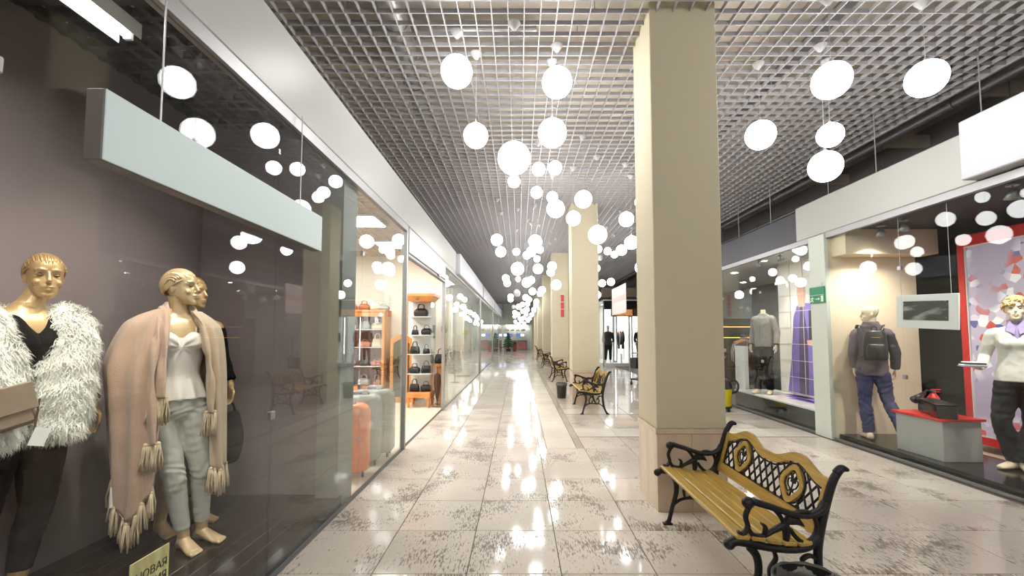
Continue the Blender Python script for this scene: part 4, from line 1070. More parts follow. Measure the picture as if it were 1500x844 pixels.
def bag(kind, m_, loc, rz, label, sc=1.0, group=None):
    t = thing('handbag', label, 'handbag', loc, rz, group); t.scale = (sc,)*3
    for me, nm in zip(BAGS[kind], ('body', 'handle', 'pocket')):
        o = link(nm, me, t)
        if m_ is not M_leather:
            o.material_slots[0].link = 'OBJECT'; o.material_slots[0].material = m_
    return t

# ------------------------------------------------------------------ suitcases behind the bag shop glass
def suitcase(m_, w_, d_, h, loc, rz, label):
    t = thing('suitcase', label, 'suitcase', loc, rz)
    b = MB(); n = 4
    prof = cr([(0, .78, .7), (.03, .93, .92), (.12, 1, 1), (.5, 1.0, 1.02), (.86, 1, 1), (.96, .9, .9), (1, .72, .66)], 4)
    b.rings([[(p[0]*a, p[1]*c, .05+z*(h-.05)) for p in rrect(w_, d_, d_*.4, 6)] for z, a, c in prof])
    b.build('shell', m_, t, True)
    rb = MB()
    for q in (-.3, -.1, .1, .3): rb.rbox(w_*q-.012, w_*q+.012, -d_*.525, -d_*.49, .14, h*.84, .006)
    rb.build('rib', m_, t)
    MB().rings([[(p[0]*1.012, p[1], z) for p in rrect(w_*1.0, d_*.05, d_*.02, 3)] for z in (.1, h*.9)]).build('zip_band', M_bin, t)
    MB().tube(cr([(-.09, 0, h-.01), (-.08, 0, h+.028), (0, 0, h+.034), (.08, 0, h+.028), (.09, 0, h-.01)], 4), .011, 8).build('handle', M_alu, t, True)
    MB().rbox(-.1, .1, d_*.18, d_*.34, h-.02, h+.012, .006).build('trolley_grip', M_bin, t)
    for sx in (-1, 1):
        for sy in (-1, 1):
            MB().tube([(sx*w_*.36-.012, sy*d_*.3, .027), (sx*w_*.36+.012, sy*d_*.3, .027)], .027, 12).build('wheel', M_bin, t, True)
    g = MB().rbox(.02, .085, -.02, -.016, h+.0, h+.05, .002); g.xform(Matrix.Translation((0, 0, .0))); g.build('tag', M_tagp, t)
    MB().rbox(w_*.2, w_*.34, -d_*.545, -d_*.52, h*.52, h*.55, .003).build('latch', M_alu, t)
    return t
M_orangecase = mat('orange_polycarbonate', srgb(242, 122, 4), .25, bump=(6, .05))
M_greycase = mat('grey_green_polycarbonate', srgb(150, 156, 146), .22)
suitcase(M_orangecase, .5, .27, .76, (-1.85, 4.66, .004), R(20), 'bright orange hard-shell suitcase behind the glass')
suitcase(M_greycase, .5, .28, .80, (-1.86, 5.1, .004), R(14), 'grey-green hard-shell suitcase standing between the orange one and another grey one')
suitcase(M_greycase, .5, .28, .82, (-1.81, 5.45, .004), R(8), 'grey-green hard-shell suitcase nearest the bag shop doorway post')

# ------------------------------------------------------------------ beech cabinet with bags
YB = 9.98
cb = thing('display_cabinet', 'tall orange beech cabinet of handbags with a drawer below', 'cabinet', (0, 0, .004))
x0, x1, yf = -4.15, -2.97, 9.52
for x in (x0, x1-.06): MB().rbox(x, x+.06, yf, YB, 0, 2.0, .006).build('side_panel', M_wood, cb)
MB().box(x0+.06, x1-.06, YB-.03, YB, .3, 2.0).build('back_panel', M_wood_d, cb)
MB().rbox(x0-.02, x1+.02, yf-.02, YB, 2.0, 2.05, .008).build('top', M_wood, cb)
dr_ = MB().rbox(x0+.06, x1-.06, yf, YB-.03, .03, .36, .008).build('drawer', M_wood, cb)
MB().tube([(-3.56+.16*s, yf-.02, .22) for s in (-.5, .5)], .008, 8).build('handle', M_gold_m, dr_)
SHZ = (.36, .80, 1.22, 1.62)
for z in SHZ[1:]: MB().box(x0+.06, x1-.06, yf+.02, YB-.03, z-.012, z).build('shelf', M_white, cb)
MB().rbox(x0+.06, x1-.06, yf, yf+.03, 1.9, 2.0, .004).build('pelmet', M_wood, cb)
tb = [('hobo', M_pinkbag, -3.78, 'dusty pink handbag on top of the beech cabinet'), ('hobo', M_brownbag, -3.50, 'tan brown handbag on top of the beech cabinet'), ('hobo', M_creambag, -3.24, 'cream slouchy handbag on top of the beech cabinet'), ('low', M_silverbag, -3.05, 'grey low handbag at the end of the cabinet top')]
for k, m_, x, lab in tb: bag(k, m_, (x, 9.72, 2.055), R(8), lab, .7)
inn = [(M_leather, 'black handbag'), (M_silverbag, 'silver grey handbag'), (M_pinkbag, 'rose handbag'), (M_creambag, 'cream handbag')]
for r_, z in enumerate(SHZ):
    for c, x in enumerate((-3.83, -3.48, -3.19)):
        m_, nm = inn[(r_*2+c*(1+r_ % 2)+(r_ > 1)) % 4]
        bag(('tote', 'hobo', 'small', 'low')[(r_+c) % 4], m_, (x, 9.74, z+.006), 0, nm + ' inside the beech cabinet, ' + ('bottom', 'second', 'third', 'top')[r_] + ' shelf' + (' beside the right post', ' in the middle', ' farther in')[2-c], .78)

# ------------------------------------------------------------------ arched mirror wardrobe
mw = thing('mirror_cabinet', 'arch-topped wooden cabinet with dark glass and hanging belts', 'cabinet', (0, 0, .004))
arch = lambda u: 1.40+.1*math.cos(math.pi*(u-.5))**1.0
ax0, ax1, ay = -2.86, -2.36, 9.6
pts_o = [(ax0, 0), (ax1, 0)]+[(ax1+(ax0-ax1)*i/12, arch(i/12)) for i in range(13)]
pts_i = [(ax0+.07, .12), (ax1-.07, .12)]+[(ax1-.07+(ax0-ax1+.14)*i/12, arch(i/12)-.1) for i in range(13)]
MB().ring_plate(pts_o, pts_i, 'y', ay, ay+.05).build('frame', M_wood, mw, fix=True)
MB().box(ax0+.01, ax1-.01, ay+.05, YB-.02, 0, 1.38).build('body', M_wood_d, mw)
MB().prism(pts_i, 'y', ay+.03, ay+.04).build('dark_glass', mat('smoked_glass', srgb(58, 62, 58), .06), mw, fix=True)
for i, x in enumerate((-2.70, -2.6, -2.5)):
    tag(MB().box(x-.014, x+.014, ay-.012, ay-.004, .35+.1*i, 1.3).build('belt', (M_leather, M_redbag, M_gold_m)[i]), ('black', 'dark red', 'gold')[i]+' belt hanging on the arched cabinet', 'belt')

# ------------------------------------------------------------------ tower shelf of black bags
tw = thing('shelf_tower', 'open beech tower with glass shelves of black handbags', 'shelf', (0, 0, .004))
tx0, tx1, ty0, ty1 = -2.33, -1.82, 8.92, 9.42
for x in (tx0+.05, tx1-.05):
    for y in (ty0+.05, ty1-.05): MB().lathe([(.02, 0), (.03, .03), (.024, .07), (.038, .13), (.03, .16), (.045, .2)], 14, (x, y, 0)).build('leg', M_wood, tw, True)
MB().rbox(tx0, tx1, ty0, ty1, .2, .31, .008).build('base', M_wood, tw)
co = MB(); co.rings([[(tx0-e, ty0-e, z), (tx1+e, ty0-e, z), (tx1+e, ty1+e, z), (tx0-e, ty1+e, z)] for e, z in ((-.02, 2.2), (0, 2.22), (.06, 2.3), (.08, 2.3), (.08, 2.35))]); co.build('cornice', M_wood, tw)
MB().lathe([(.001, -.02), (.03, -.02), (.035, 0), (.001, .0)], 14, (-2.1, ty0-.03, 2.24)).build('lamp', M_alu_dark, tw)
M_clear = glass_mat('clear_glass', (.96, .98, .97), .04)
TZ = (.31, .69, 1.096, 1.495, 1.88)
for z in TZ[1:]: MB().box(tx0, tx1, ty0, ty1, z-.012, z).build('shelf', M_white, tw)
MB().box(tx0, tx1, ty1-.02, ty1, .31, 2.2).build('back_panel', M_white, tw)
MB().box(tx1-.008, tx1, ty0, ty1, .31, 2.2).build('side_glass', M_clear, tw)
MB().box(tx0, tx0+.03, ty0, ty0+.03, .31, 2.2).build('upright', M_wood, tw)
row = ('bottom', 'second lowest', 'middle', 'second highest', 'top')
for r_, z in enumerate(TZ):
    n = 1 if r_ == 4 else 2
    for c in range(n):
        x = (tx0+tx1)/2+(0 if n == 1 else (-.12, .12)[c]); k = ('tote', 'hobo', 'tote', 'small', 'hobo')[(r_+c) % 5]
        bag(k, M_leather, (x, ty0+.2+.02*c, z+.006), R(-8+16*c), 'black leather handbag on the '+row[r_]+' tower shelf'+('' if n == 1 else (' away from the side glass', ' against the side glass')[c]), (.66 if n == 2 else .85))

# ------------------------------------------------------------------ side stand with umbrella
ss = thing('side_stand', 'small reddish wood stand beside the bag tower', 'stand', (0, 0, .004))
MB().rbox(-1.79, -1.6, 9.15, 9.55, .0, .06, .006).build('base', M_wood, ss)
MB().rbox(-1.77, -1.62, 9.3, 9.5, .06, .82, .006).build('column', M_wood, ss)
MB().rbox(-1.8, -1.59, 9.2, 9.55, .82, .88, .008).build('top', M_wood, ss)
bag('tote', M_leather, (-1.69, 9.36, .89), R(20), 'black bag on top of the small wood stand', .8)
um = thing('umbrella', 'folded brown umbrella upright in a clear stand by the tower', 'umbrella', (-1.70, 9.05, .004))
rs = []
for z, r in ((.10, .012), (.3, .04), (.5, .06), (.66, .055), (.7, .02)):
    rs.append([(r*(1+.25*math.cos(8*a))*math.cos(a), r*(1+.25*math.cos(8*a))*math.sin(a), z) for a in [2*math.pi*i/32 for i in range(32)]])
MB().rings(rs).build('canopy', mat('brown_canopy', srgb(84, 52, 40), .7), um, True)
MB().tube(cr([(0, 0, 0), (0, 0, .5), (0, 0, .82), (.015, 0, .87), (.045, 0, .87), (.055, 0, .83)], 4), .007, 8).build('shaft', M_wood_d, um, True)
us = thing('umbrella_stand', 'clear cylinder umbrella stand beside the bag tower', 'stand', (-1.70, 9.05, .004))
MB().lathe([(.085, 0), (.085, .2), (.08, .2), (.08, .01), (.001, .01)], 20).build('glass_tube', M_clear, us, True)
MB().lathe([(.088, 0), (.088, .012), (.001, .012)], 20).build('foot_ring', M_alu, us)
hd_ = thing('glove_hand', 'upright black display hand on a glass shelf near the doorway post', 'display hand', (-1.72, 9.85, 1.42))
m2 = MB(); m2.tube([(0, 0, 0), (0, 0, .1)], [.034, .026], 12); hand(m2, (0, 0, .1), (0, 0, 1), (0, -1, 0), 1, .12, 1.3); addmesh('hand', remesh(m2, .006, 1), M_leather, hd_)
MB().box(-.1, .06, -.12, .2, -.02, 0).build('glass_shelf', M_clear, hd_)

# ------------------------------------------------------------------ lights of the left shops; ceiling panels are added fill
def downlight(x, y, z, label, r=.07, cool=False, grp='recessed shop downlights'):
    t = thing('downlight', label, 'lamp', (x, y, z), group=grp)
    MB().lathe([(r, 0), (r+.02, 0), (r+.02, -.015), (r, -.015)], 20, cap=False).build('trim_ring', M_white, t, fix=True)
    MB().lathe([(.001, -.006), (r, -.006), (r, -.002), (.001, -.002)], 20).build('lens', M_downlight_s if cool else M_downlight, t)
    return t
def fill_panel(x0, x1, y0, y1, z, label, grp='added shop light panels', m_=None):
    t = thing('fill_panel', label, 'lamp', ((x0+x1)/2, (y0+y1)/2, z), group=grp)
    a, b = (x1-x0)/2, (y1-y0)/2
    MB().rbox(-a-.02, a+.02, -b-.02, b+.02, .0, .04, .004).build('housing', M_white, t); MB().box(-a, a, -b, b, -.006, 0).build('diffuser', m_ or M_panel_l, t)
    return t
for i in range(3):
    for j in range(2): fill_panel(-2.5-1.2*j-.3, -2.5-1.2*j+.3, 4.9+1.8*i-.3, 4.9+1.8*i+.3, 3.285, 'added square light panel in the bag shop ceiling grid', 'added bag shop light panels', M_panel_w)  # added panels that brighten the bag shop interior
for y in (11.5, 13.5, 15.5, 18.5, 21, 23.5, 27, 29.5, 32, 35, 38): fill_panel(-3.4, -2.4, y-.4, y+.4, 3.36, 'added bright light panel in a far left shop', 'added far left shop light panels')  # fill panels added to lift the far left shops

# ------------------------------------------------------------------ next shop on the left
dfm = thing('dress_form', 'headless dress form in a white wrap and grey skirt in the next left shop', 'mannequin', (-2.0, 13.6, .004), R(60))
d_ = MB(); torso(d_, [(.95, 0, 0, .16, .11), (1.05, 0, 0, .14, .1), (1.15, 0, 0, .13, .09), (1.33, 0, -.02, .16, .12), (1.44, 0, 0, .17, .09), (1.5, 0, .01, .09, .06), (1.56, 0, .01, .05, .05)])
garment('torso', dfm, M_ivory, d_, .012)
d_ = MB(); torso(d_, [(.98, 0, 0, .2, .15), (1.2, 0, -.01, .21, .16), (1.4, 0, 0, .2, .14), (1.5, 0, .01, .13, .1)]); garment('wrap', dfm, M_cami, d_, .012, wrinkle(.012, 9, (1, 1, .5)))
d_ = MB(); torso(d_, [(.3, 0, 0, .24, .2), (.6, 0, 0, .22, .17), (.9, 0, 0, .18, .13), (1.05, 0, 0, .15, .11)]); garment('skirt', dfm, mat('patterned_grey_skirt', srgb(150, 146, 142), .8, noise_=(12, .4)), d_, .014, wrinkle(.012, 8, (1, 1, .3)))
MB().lathe([(.16, 0), (.16, .015), (.02, .03), (.015, .4), (.001, .4)], 18).build('stand', M_alu, dfm, True)
wc = thing('white_cabinet', 'white pedestal cabinet carrying yellow flowers in the next left shop', 'cabinet', (-1.95, 15.6, .004))
MB().rbox(-.3, .22, -.25, .25, .06, 1.3, .01).build('body', M_white, wc); MB().box(-.27, .19, -.22, .22, 0, .06).build('plinth', M_grey, wc)
MB().rbox(-.28, .2, -.262, -.25, .1, 1.26, .004).build('door', M_white, wc)
fw = thing('flower_vase', 'yellow flowers in a low vase on the white pedestal cabinet', 'vase', (-1.95, 15.6, 1.304))
MB().lathe([(.05, 0), (.07, .06), (.04, .14), (.045, .15), (.001, .13)], 16).build('vase', M_white, fw, True)
rr = random.Random(5)
for i in range(9):
    a = rr.uniform(0, 6.3); q = rr.uniform(.03, .12); h = rr.uniform(.22, .32)
    MB().tube([(0, 0, .1), (q*math.cos(a), q*math.sin(a), h)], .004, 5).sphere((q*math.cos(a), q*math.sin(a), h), .035, 8, 6).build('flower', mat('yellow_petal', srgb(226, 200, 60), .6) if i == 0 else MATS['yellow_petal'], fw, True)

# ------------------------------------------------------------------ the far end of the arcade
M_screen = emit_mat('lit_blue_screen', srgb(96, 120, 226), 1.2)
M_screen_w = emit_mat('lit_white_screen', srgb(190, 205, 255), 3.0)
M_redprint = mat('red_floral_print', srgb(178, 112, 108), .5, noise_=(14, .5))
struct(MB().box(-1.6, 7.4, 41.6, 41.7, 0, 5.3).build('wall_end', M_greencol), 'pale end wall of the arcade')
struct(MB().rbox(-1.5, 1.1, 41.0, 41.2, 2.45, 4.44, .01).build('trim_20', M_greencol), 'pale green bulkhead at the arcade end')
es = thing('end_shop_counter', 'long display counter with red floral panels at the arcade end', 'counter', (0, 41.2, 0))
MB().rbox(-1.4, -.25, 0, .3, 0, .95, .01).build('counter', M_grey, es); MB().rbox(-.2, .75, 0, .3, 0, .95, .01).build('counter', M_grey, es)
MB().box(-1.35, -.9, -.02, 0, .15, .85).build('floral_panel', M_redprint, es); MB().box(-.15, .7, -.02, 0, .15, .85).build('floral_panel', M_redprint, es)
for i, x in enumerate((-1.25, -.85, -.05, .35)):
    t = thing('wall_screen', 'glowing blue screen over the far counter', 'screen', (x, 41.5, 1.45), group='screens at the arcade end')
    MB().rbox(-.19, .19, 0, .05, -.13, .13, .008).build('case', M_bin, t); MB().box(-.175, .175, -.005, 0, -.115, .115).build('display', M_screen if i % 3 else M_screen_w, t)
for i, x in enumerate((-1.1, -.6, -.1, .4)):
    t = thing('hanging_garment', 'white garment hung high at the arcade end', 'garment', (x, 41.45, 2.35), group='garments at the arcade end')
    MB().rings([[(w_*math.cos(a), .04*math.sin(a), z) for a in [2*math.pi*k/16 for k in range(16)]] for w_, z in ((.2, -.5), (.17, -.3), (.19, -.1), (.05, 0))]).build('garment', M_cami, t, True)
    MB().tube([(0, 0, 0), (0, 0, .08), (.03, 0, .1)], .006, 6).build('hanger', M_alu, t)
fill_panel(-1.2, .8, 41.25, 41.5, 2.4, 'added bright strip light over the far counter', 'added end light', M_panel_w)  # added fill for the dark arcade end
tr = thing('christmas_tree', 'green artificial christmas tree standing at the arcade end', 'tree', (-.95, 38.5, 0)); tr.scale = (1.35, 1.35, 1.15)
MB().tube([(0, 0, 0), (0, 0, 1.4)], [.04, .015], 8).build('trunk', M_wood_d, tr); MB().lathe([(.14, 0), (.17, .2), (.15, .2), (.001, .18)], 16).build('pot', M_bin, tr)
M_pine = mat('pine_green', srgb(40, 92, 58), .8, noise_=(20, .4))
for k in range(6):
    z = .3+.19*k; r = .48*(1-k/6.6); mb = MB()
    for i in range(14):
        a = 2*math.pi*i/14+k; mb.tube([(0, 0, z+.2), (r*.6*math.cos(a), r*.6*math.sin(a), z+.08), (r*math.cos(a), r*math.sin(a), z-.02)], [.03, .06, .012], 6, flat=.5)
    mb.build('branch_tier', M_pine, tr)
rm = thing('red_gift_machine', 'small red vending box next to the christmas tree', 'vending box', (-.38, 39.2, 0))
MB().rbox(-.16, .16, -.15, .15, .05, .55, .03).build('cabinet', mat('red_enamel', srgb(196, 30, 30), .35), rm); MB().rbox(-.13, .13, -.12, .12, .55, .82, .05).build('dome', M_bin, rm); MB().box(-.12, .12, -.12, .12, 0, .05).build('foot', M_bin, rm)
# ================================================================== sportswear display on the right
M_denim = mat('navy_denim', srgb(58, 62, 98), .85, noise_=(16, .2))
M_jacket = mat('slate_jacket', srgb(104, 94, 102), .8, noise_=(5, .1))
M_jacket_d = mat('navy_jacket', srgb(40, 38, 46), .8)
M_white_knit = mat('white_knit', srgb(222, 220, 214), .9, bump=(120, .06))
M_lilac = mat('lilac_shirt', srgb(152, 138, 184), .8)
M_navycloth = mat('midnight_trousers', srgb(26, 26, 34), .85)
M_straw = mat('straw_hair', srgb(206, 176, 122), .7, noise_=(40, .25))
M_red = mat('red_lacquer', srgb(206, 28, 36), .3)
M_pedestal = mat('grey_pedestal', srgb(172, 172, 170), .5)
M_shoe = mat('ivory_shoe', srgb(232, 212, 184), .4)

# ---- figure with the backpack, seen from behind
p = on_z(1283, 643, .08)
fm = thing('mannequin', 'pale mannequin in slate jacket and navy jeans wearing a black backpack', 'mannequin', (p.x, p.y, .08), R(150)); fm.scale = (.985,)*3
lm_ = [((.09, 0, .9), (.10, .0, .5), (.08, .04, .09), R(10)), ((-.09, 0, .9), (-.16, -.03, .52), (-.30, .10, .09), R(-15))]
am_ = [((.175, .01, 1.47), (.215, .03, 1.2), (.2, -.05, .98), (0, -.15, -1), (-1, 0, 0), -1, .4), ((-.175, .01, 1.47), (-.25, .02, 1.2), (-.25, -.02, .97), (-.05, 0, -1), (1, 0, 0), 1, .4)]
HMm = head_matrix(1.73, R(82), R(4), 0, -.01, 1.03)
figure(fm, M_ivory, [(z, a, b, c*.9, d) for z, a, b, c, d in MALE], lm_, am_, HMm, voxel=.007, bust=False, eye=M_ivory)
garment('jeans', fm, M_denim, trousers(lm_, 1.02, .008, .05, (.155, .115), .018, True), .01, lambda c, n: n*(.005*math.sin(c.z*60+8*noise.noise(c*7)))+wrinkle(.003, 12)(c, n))
jk = MB(); torso(jk, [(.88, 0, 0, .175, .13), (1.0, 0, 0, .175, .135), (1.2, 0, 0, .165, .13), (1.38, 0, 0, .18, .135), (1.47, 0, .005, .185, .11), (1.53, 0, .012, .14, .085), (1.6, 0, .01, .095, .085), (1.63, 0, .01, .09, .08)])
for a_ in am_: sleeve(jk, a_, .064, .06, .054, .045)
garment('jacket', fm, M_jacket, jk, .01, wrinkle(.006, 8, (1, 1, 1.4)))
M_sleeve = M_jacket_d
sl = MB(); s_, e_, w_ = Vector(am_[1][0]), Vector(am_[1][1]), Vector(am_[1][2]); limb(sl, [(*s_.lerp(e_, .0), .056), (*s_.lerp(e_, .12), .07), (*s_.lerp(e_, .5), .066), (*e_, .06), (*e_.lerp(w_, .5), .055), (*e_.lerp(w_, .97), .05)]); garment('dark_sleeve', fm, M_jacket_d, sl, .01, wrinkle(.006, 9))
bp = thing('backpack', 'black backpack worn on the back of the jacketed mannequin', 'backpack', (p.x, p.y, .08), R(150))
P = cr([(1.08, .11, .04), (1.1, .13, .06), (1.25, .135, .075), (1.4, .12, .06), (1.47, .09, .035), (1.48, .07, .02)], 4)
MB().rings([[(x_[0], .225+x_[1]+.0, q[0]) for x_ in rrect(q[1]*2, q[2]*2, q[2]*.8, 5)] for q in P]).build('body', M_leather, bp, True)
P = cr([(1.11, .08, .02), (1.14, .1, .035), (1.26, .1, .035), (1.3, .08, .02)], 4); MB().rings([[(x_[0], .305+x_[1], q[0]) for x_ in rrect(q[1]*2, q[2]*2, q[2]*.8, 5)] for q in P]).build('pocket', M_leather, bp, True)
MB().tube(cr([(-.03, .2, 1.47), (-.02, .21, 1.53), (.02, .21, 1.53), (.03, .2, 1.47)], 4), .007, 6).build('loop', M_leather, bp)
MB().tube([(-.05, .292, 1.39), (.05, .292, 1.39)], .005, 6).build('zip', M_gold_m, bp)
for s in (-1, 1): MB().tube(cr([(s*.07, .16, 1.45), (s*.11, .1, 1.53), (s*.14, .0, 1.56), (s*.14, -.13, 1.5), (s*.13, -.165, 1.3), (s*.17, -.08, 1.14), (s*.13, .18, 1.12)], 5), [(.02, .006)]*31, 8).build('strap', M_leather, bp, True)
def shoes(parent, legs, m_, h=.09):
    for hip, knee, ank, yaw in legs:
        m2 = MB(); m2.rings([[(w_*math.cos(a), y, max(.0, z+hh*math.sin(a))) for a in [2*math.pi*i/16 for i in range(16)]] for y, w_, z, hh in cr([(.075, .03, .045, .045), (.05, .042, .05, .05), (-.02, .044, .05, .05), (-.1, .05, .035, .035), (-.17, .045, .024, .024), (-.2, .025, .02, .018)], 4)])
        m2.xform(Matrix.Translation((ank[0], ank[1], 0)) @ Matrix.Rotation(yaw, 4, 'Z')); m2.build('shoe', m_, parent, True)
shoes(fm, lm_, M_shoe)

# ---- figure in the white sweater
p = on_z(1500, 694, .08)
fw_ = thing('mannequin', 'pale mannequin in white V-neck sweater over a lilac shirt, with dark trousers', 'mannequin', (p.x+.12, p.y+.08, .08), R(-50)); fw_.scale = (1.0,)*3
lw = [((.09, 0, .9), (.07, -.02, .5), (.0, -.03, .09), R(15)), ((-.09, 0, .9), (-.15, -.07, .5), (-.07, .04, .09), R(-35))]
aw = [((.178, .01, 1.44), (.25, .06, 1.17), (.24, -.02, .95), (0, -.1, -1), (-1, 0, 0), -1, .4), ((-.178, .01, 1.44), (-.25, .06, 1.19), (-.27, -.13, 1.07), (-.3, -.9, -.1), (.3, 0, 1), 1, .6)]
HMw = head_matrix(1.70, R(0), R(2), 0, -.01, 1.03)
figure(fw_, M_ivory, FEM, lw, aw, HMw, voxel=.0065, eye=M_goldeye)
hc = MB(); rr = random.Random(8)
for i in range(150):
    a = rr.uniform(0, 6.283); b_ = rr.uniform(0, R(92)); v = Vector((.083*math.sin(b_)*math.cos(a), .107*math.sin(b_)*math.sin(a), .113*math.cos(b_)))
    v = Matrix.Rotation(R(-24), 4, 'X') @ v + Vector((0, .004, .014)); n_ = v.normalized(); t_ = n_.orthogonal().normalized(); t_ = Matrix.Rotation(rr.uniform(0, 6.28), 4, n_) @ t_
    q = [HMw @ (v+t_*.02*math.cos(k*1.3)+n_*(.004+.012*math.sin(k*1.1))+n_.cross(t_)*.014*(k-1.5)*.6) for k in range(5)]
    hc.tube(q, [.006, .01, .01, .009, .004], 6)
hc.build('hair', M_straw, fw_, True)
garment('trousers', fw_, M_navycloth, trousers(lw, 1.03, .016, .06, (.15, .11), .022), .01, lambda c, n: n*(.003*math.sin(c.z*50+6*noise.noise(c*6))))
sw = MB(); torso(sw, [(.93, 0, 0, .19, .135), (1.0, 0, .003, .185, .13), (1.13, 0, 0, .155, .11), (1.25, 0, -.003, .155, .112), (1.33, 0, -.012, .165, .125), (1.41, 0, 0, .172, .115), (1.46, 0, .006, .172, .1), (1.495, 0, .012, .145, .082), (1.515, 0, .015, .1, .07)])
for s in (-1, 1): sw.sphere((s*.068, -.085, 1.335), (.066, .058, .064), 14, 10)
for a_ in aw: sleeve(sw, a_, .063, .058, .05, .042, .9)
swm = remesh(sw, .008, 2)
def vcut(c, n):
    d = .085-abs(c.x)*1.1-(1.5-c.z)*.55
    return Vector((0, max(0, d)*1.1, -max(0, d)*.1)) if (c.y < .0 and c.z > 1.33 and d > 0) else wrinkle(.003, 9)(c, n)
displace(swm, vcut); addmesh('sweater', swm, M_white_knit, fw_)
sc = MB(); torso(sc, [(1.36, 0, -.025, .075, .085), (1.42, 0, -.015, .085, .085), (1.48, 0, .0, .09, .085), (1.53, 0, .012, .075, .07), (1.57, 0, .012, .066, .064)]); garment('shirt', fw_, M_lilac, sc, .008)
for s in (-1, 1):
    c_ = MB().add([(s*.004, -.075, 1.515), (s*.02, -.125, 1.43), (s*.085, -.09, 1.475), (s*.075, .0, 1.55), (s*.06, .05, 1.585), (s*.045, -.045, 1.585),
                   (s*.004, -.065, 1.512), (s*.02, -.112, 1.428), (s*.08, -.08, 1.472), (s*.07, .01, 1.545), (s*.056, .045, 1.58), (s*.042, -.04, 1.58)],
                  [(0, 1, 2, 5), (5, 2, 3, 4), (6, 11, 8, 7), (11, 10, 9, 8), (0, 6, 7, 1), (1, 7, 8, 2), (2, 8, 9, 3), (3, 9, 10, 4), (4, 10, 11, 5), (5, 11, 6, 0)]); c_.build('collar', M_lilac, fw_, fix=True)
shoes(fw_, lw, M_shoe)
fs = thing('folded_shirt', 'striped folded shirt held out in the hand of the white sweater mannequin', 'shirt', tuple(fw_.matrix_basis @ Vector((-.33, -.24, 1.1))), R(-30))
for i in range(4):
    MB().rbox(-.1+.01*i, .09, -.08, .08, -.02+.014*i, -.008+.014*i, .005).build('fold', (M_lilac, M_tagp, M_jacket_d, M_tagp)[i], fs)

# ---- pedestal and what stands on it
pd = thing('pedestal', 'grey box pedestal with a bright red top', 'pedestal', (4.76, 4.9, .08))
MB().rbox(0, .44, 0, .6, 0, .45, .004).build('body', M_pedestal, pd); MB().rbox(-.03, .47, -.03, .63, .45, .48, .004).build('top', M_red, pd)
bx = thing('black_case', 'long glossy black case lying on the red pedestal top', 'case', (4.93, 5.13, .56), R(65))
MB().rbox(-.27, .27, -.09, .09, 0, .15, .012).build('body', M_black, bx); MB().rbox(-.275, .275, -.095, .095, .15, .165, .006).build('lid', M_bin, bx)
fe = thing('fire_extinguisher', 'red fire extinguisher with a black horn standing behind the red-topped pedestal', 'fire extinguisher', (5.42, 5.68, .08))
MB().lathe([(.066, 0), (.07, .01), (.07, .55), (.06, .61), (.035, .645), (.028, .66), (.001, .66)], 24).build('cylinder', M_red, fe, True)
MB().lathe([(.026, .66), (.026, .70), (.001, .70)], 14).build('valve', M_alu_dark, fe)
MB().rbox(-.02, .10, -.012, .012, .7, .715, .004).build('lever', M_red, fe); MB().rbox(-.01, .09, -.012, .012, .672, .684, .004).build('handle', M_red, fe)
MB().tube(cr([(-.02, 0, .68), (-.09, -.01, .7), (-.13, -.02, .67)], 4), .012, 8).tube([(-.13, -.02, .67), (-.3, -.05, .58)], [.022, .05], 14).build('horn', M_bin, fe, True)
# ---- hanging framed panel
hp = thing('framed_panel', 'white framed panel with a dark blurred print hanging behind the glass', 'sign', (4.63, 4.885, 1.77))
M_print = mat('dark_blur_print', srgb(20, 20, 19), .5, noise_=(2.2, .5, (1, 1.6, 5)))
_r = [n for n in M_print.node_tree.nodes if n.type == 'VALTORGB'][0].color_ramp
_r.elements[0].position = .5; _r.elements[0].color = (*srgb(24, 24, 22), 1); _r.elements[1].position = .68; _r.elements[1].color = (*srgb(150, 150, 146), 1)
q = MB().rbox(-.012, .012, -.37, .37, -.195, .195, .004).xform(Matrix.Rotation(R(3), 4, 'X')); q.build('frame', M_white, hp)
q = MB().box(-.018, -.0125, -.27, .27, -.1, .12).xform(Matrix.Rotation(R(3), 4, 'X')); q.build('print', M_print, hp)
for y in (-.3, .3): MB().tube([(0, y, .18), (0, y, 1.16)], .0025, 6).build('hanging_wire', M_wire, hp)
for y in (-.25, .25):
    for z in (-.08, .1): MB().lathe([(.001, 0), (.006, 0), (.006, .004), (.001, .004)], 8).xform(Matrix.Translation((-.02, y, z)) @ Matrix.Rotation(R(-90), 4, 'Y')).build('screw', M_alu, hp)
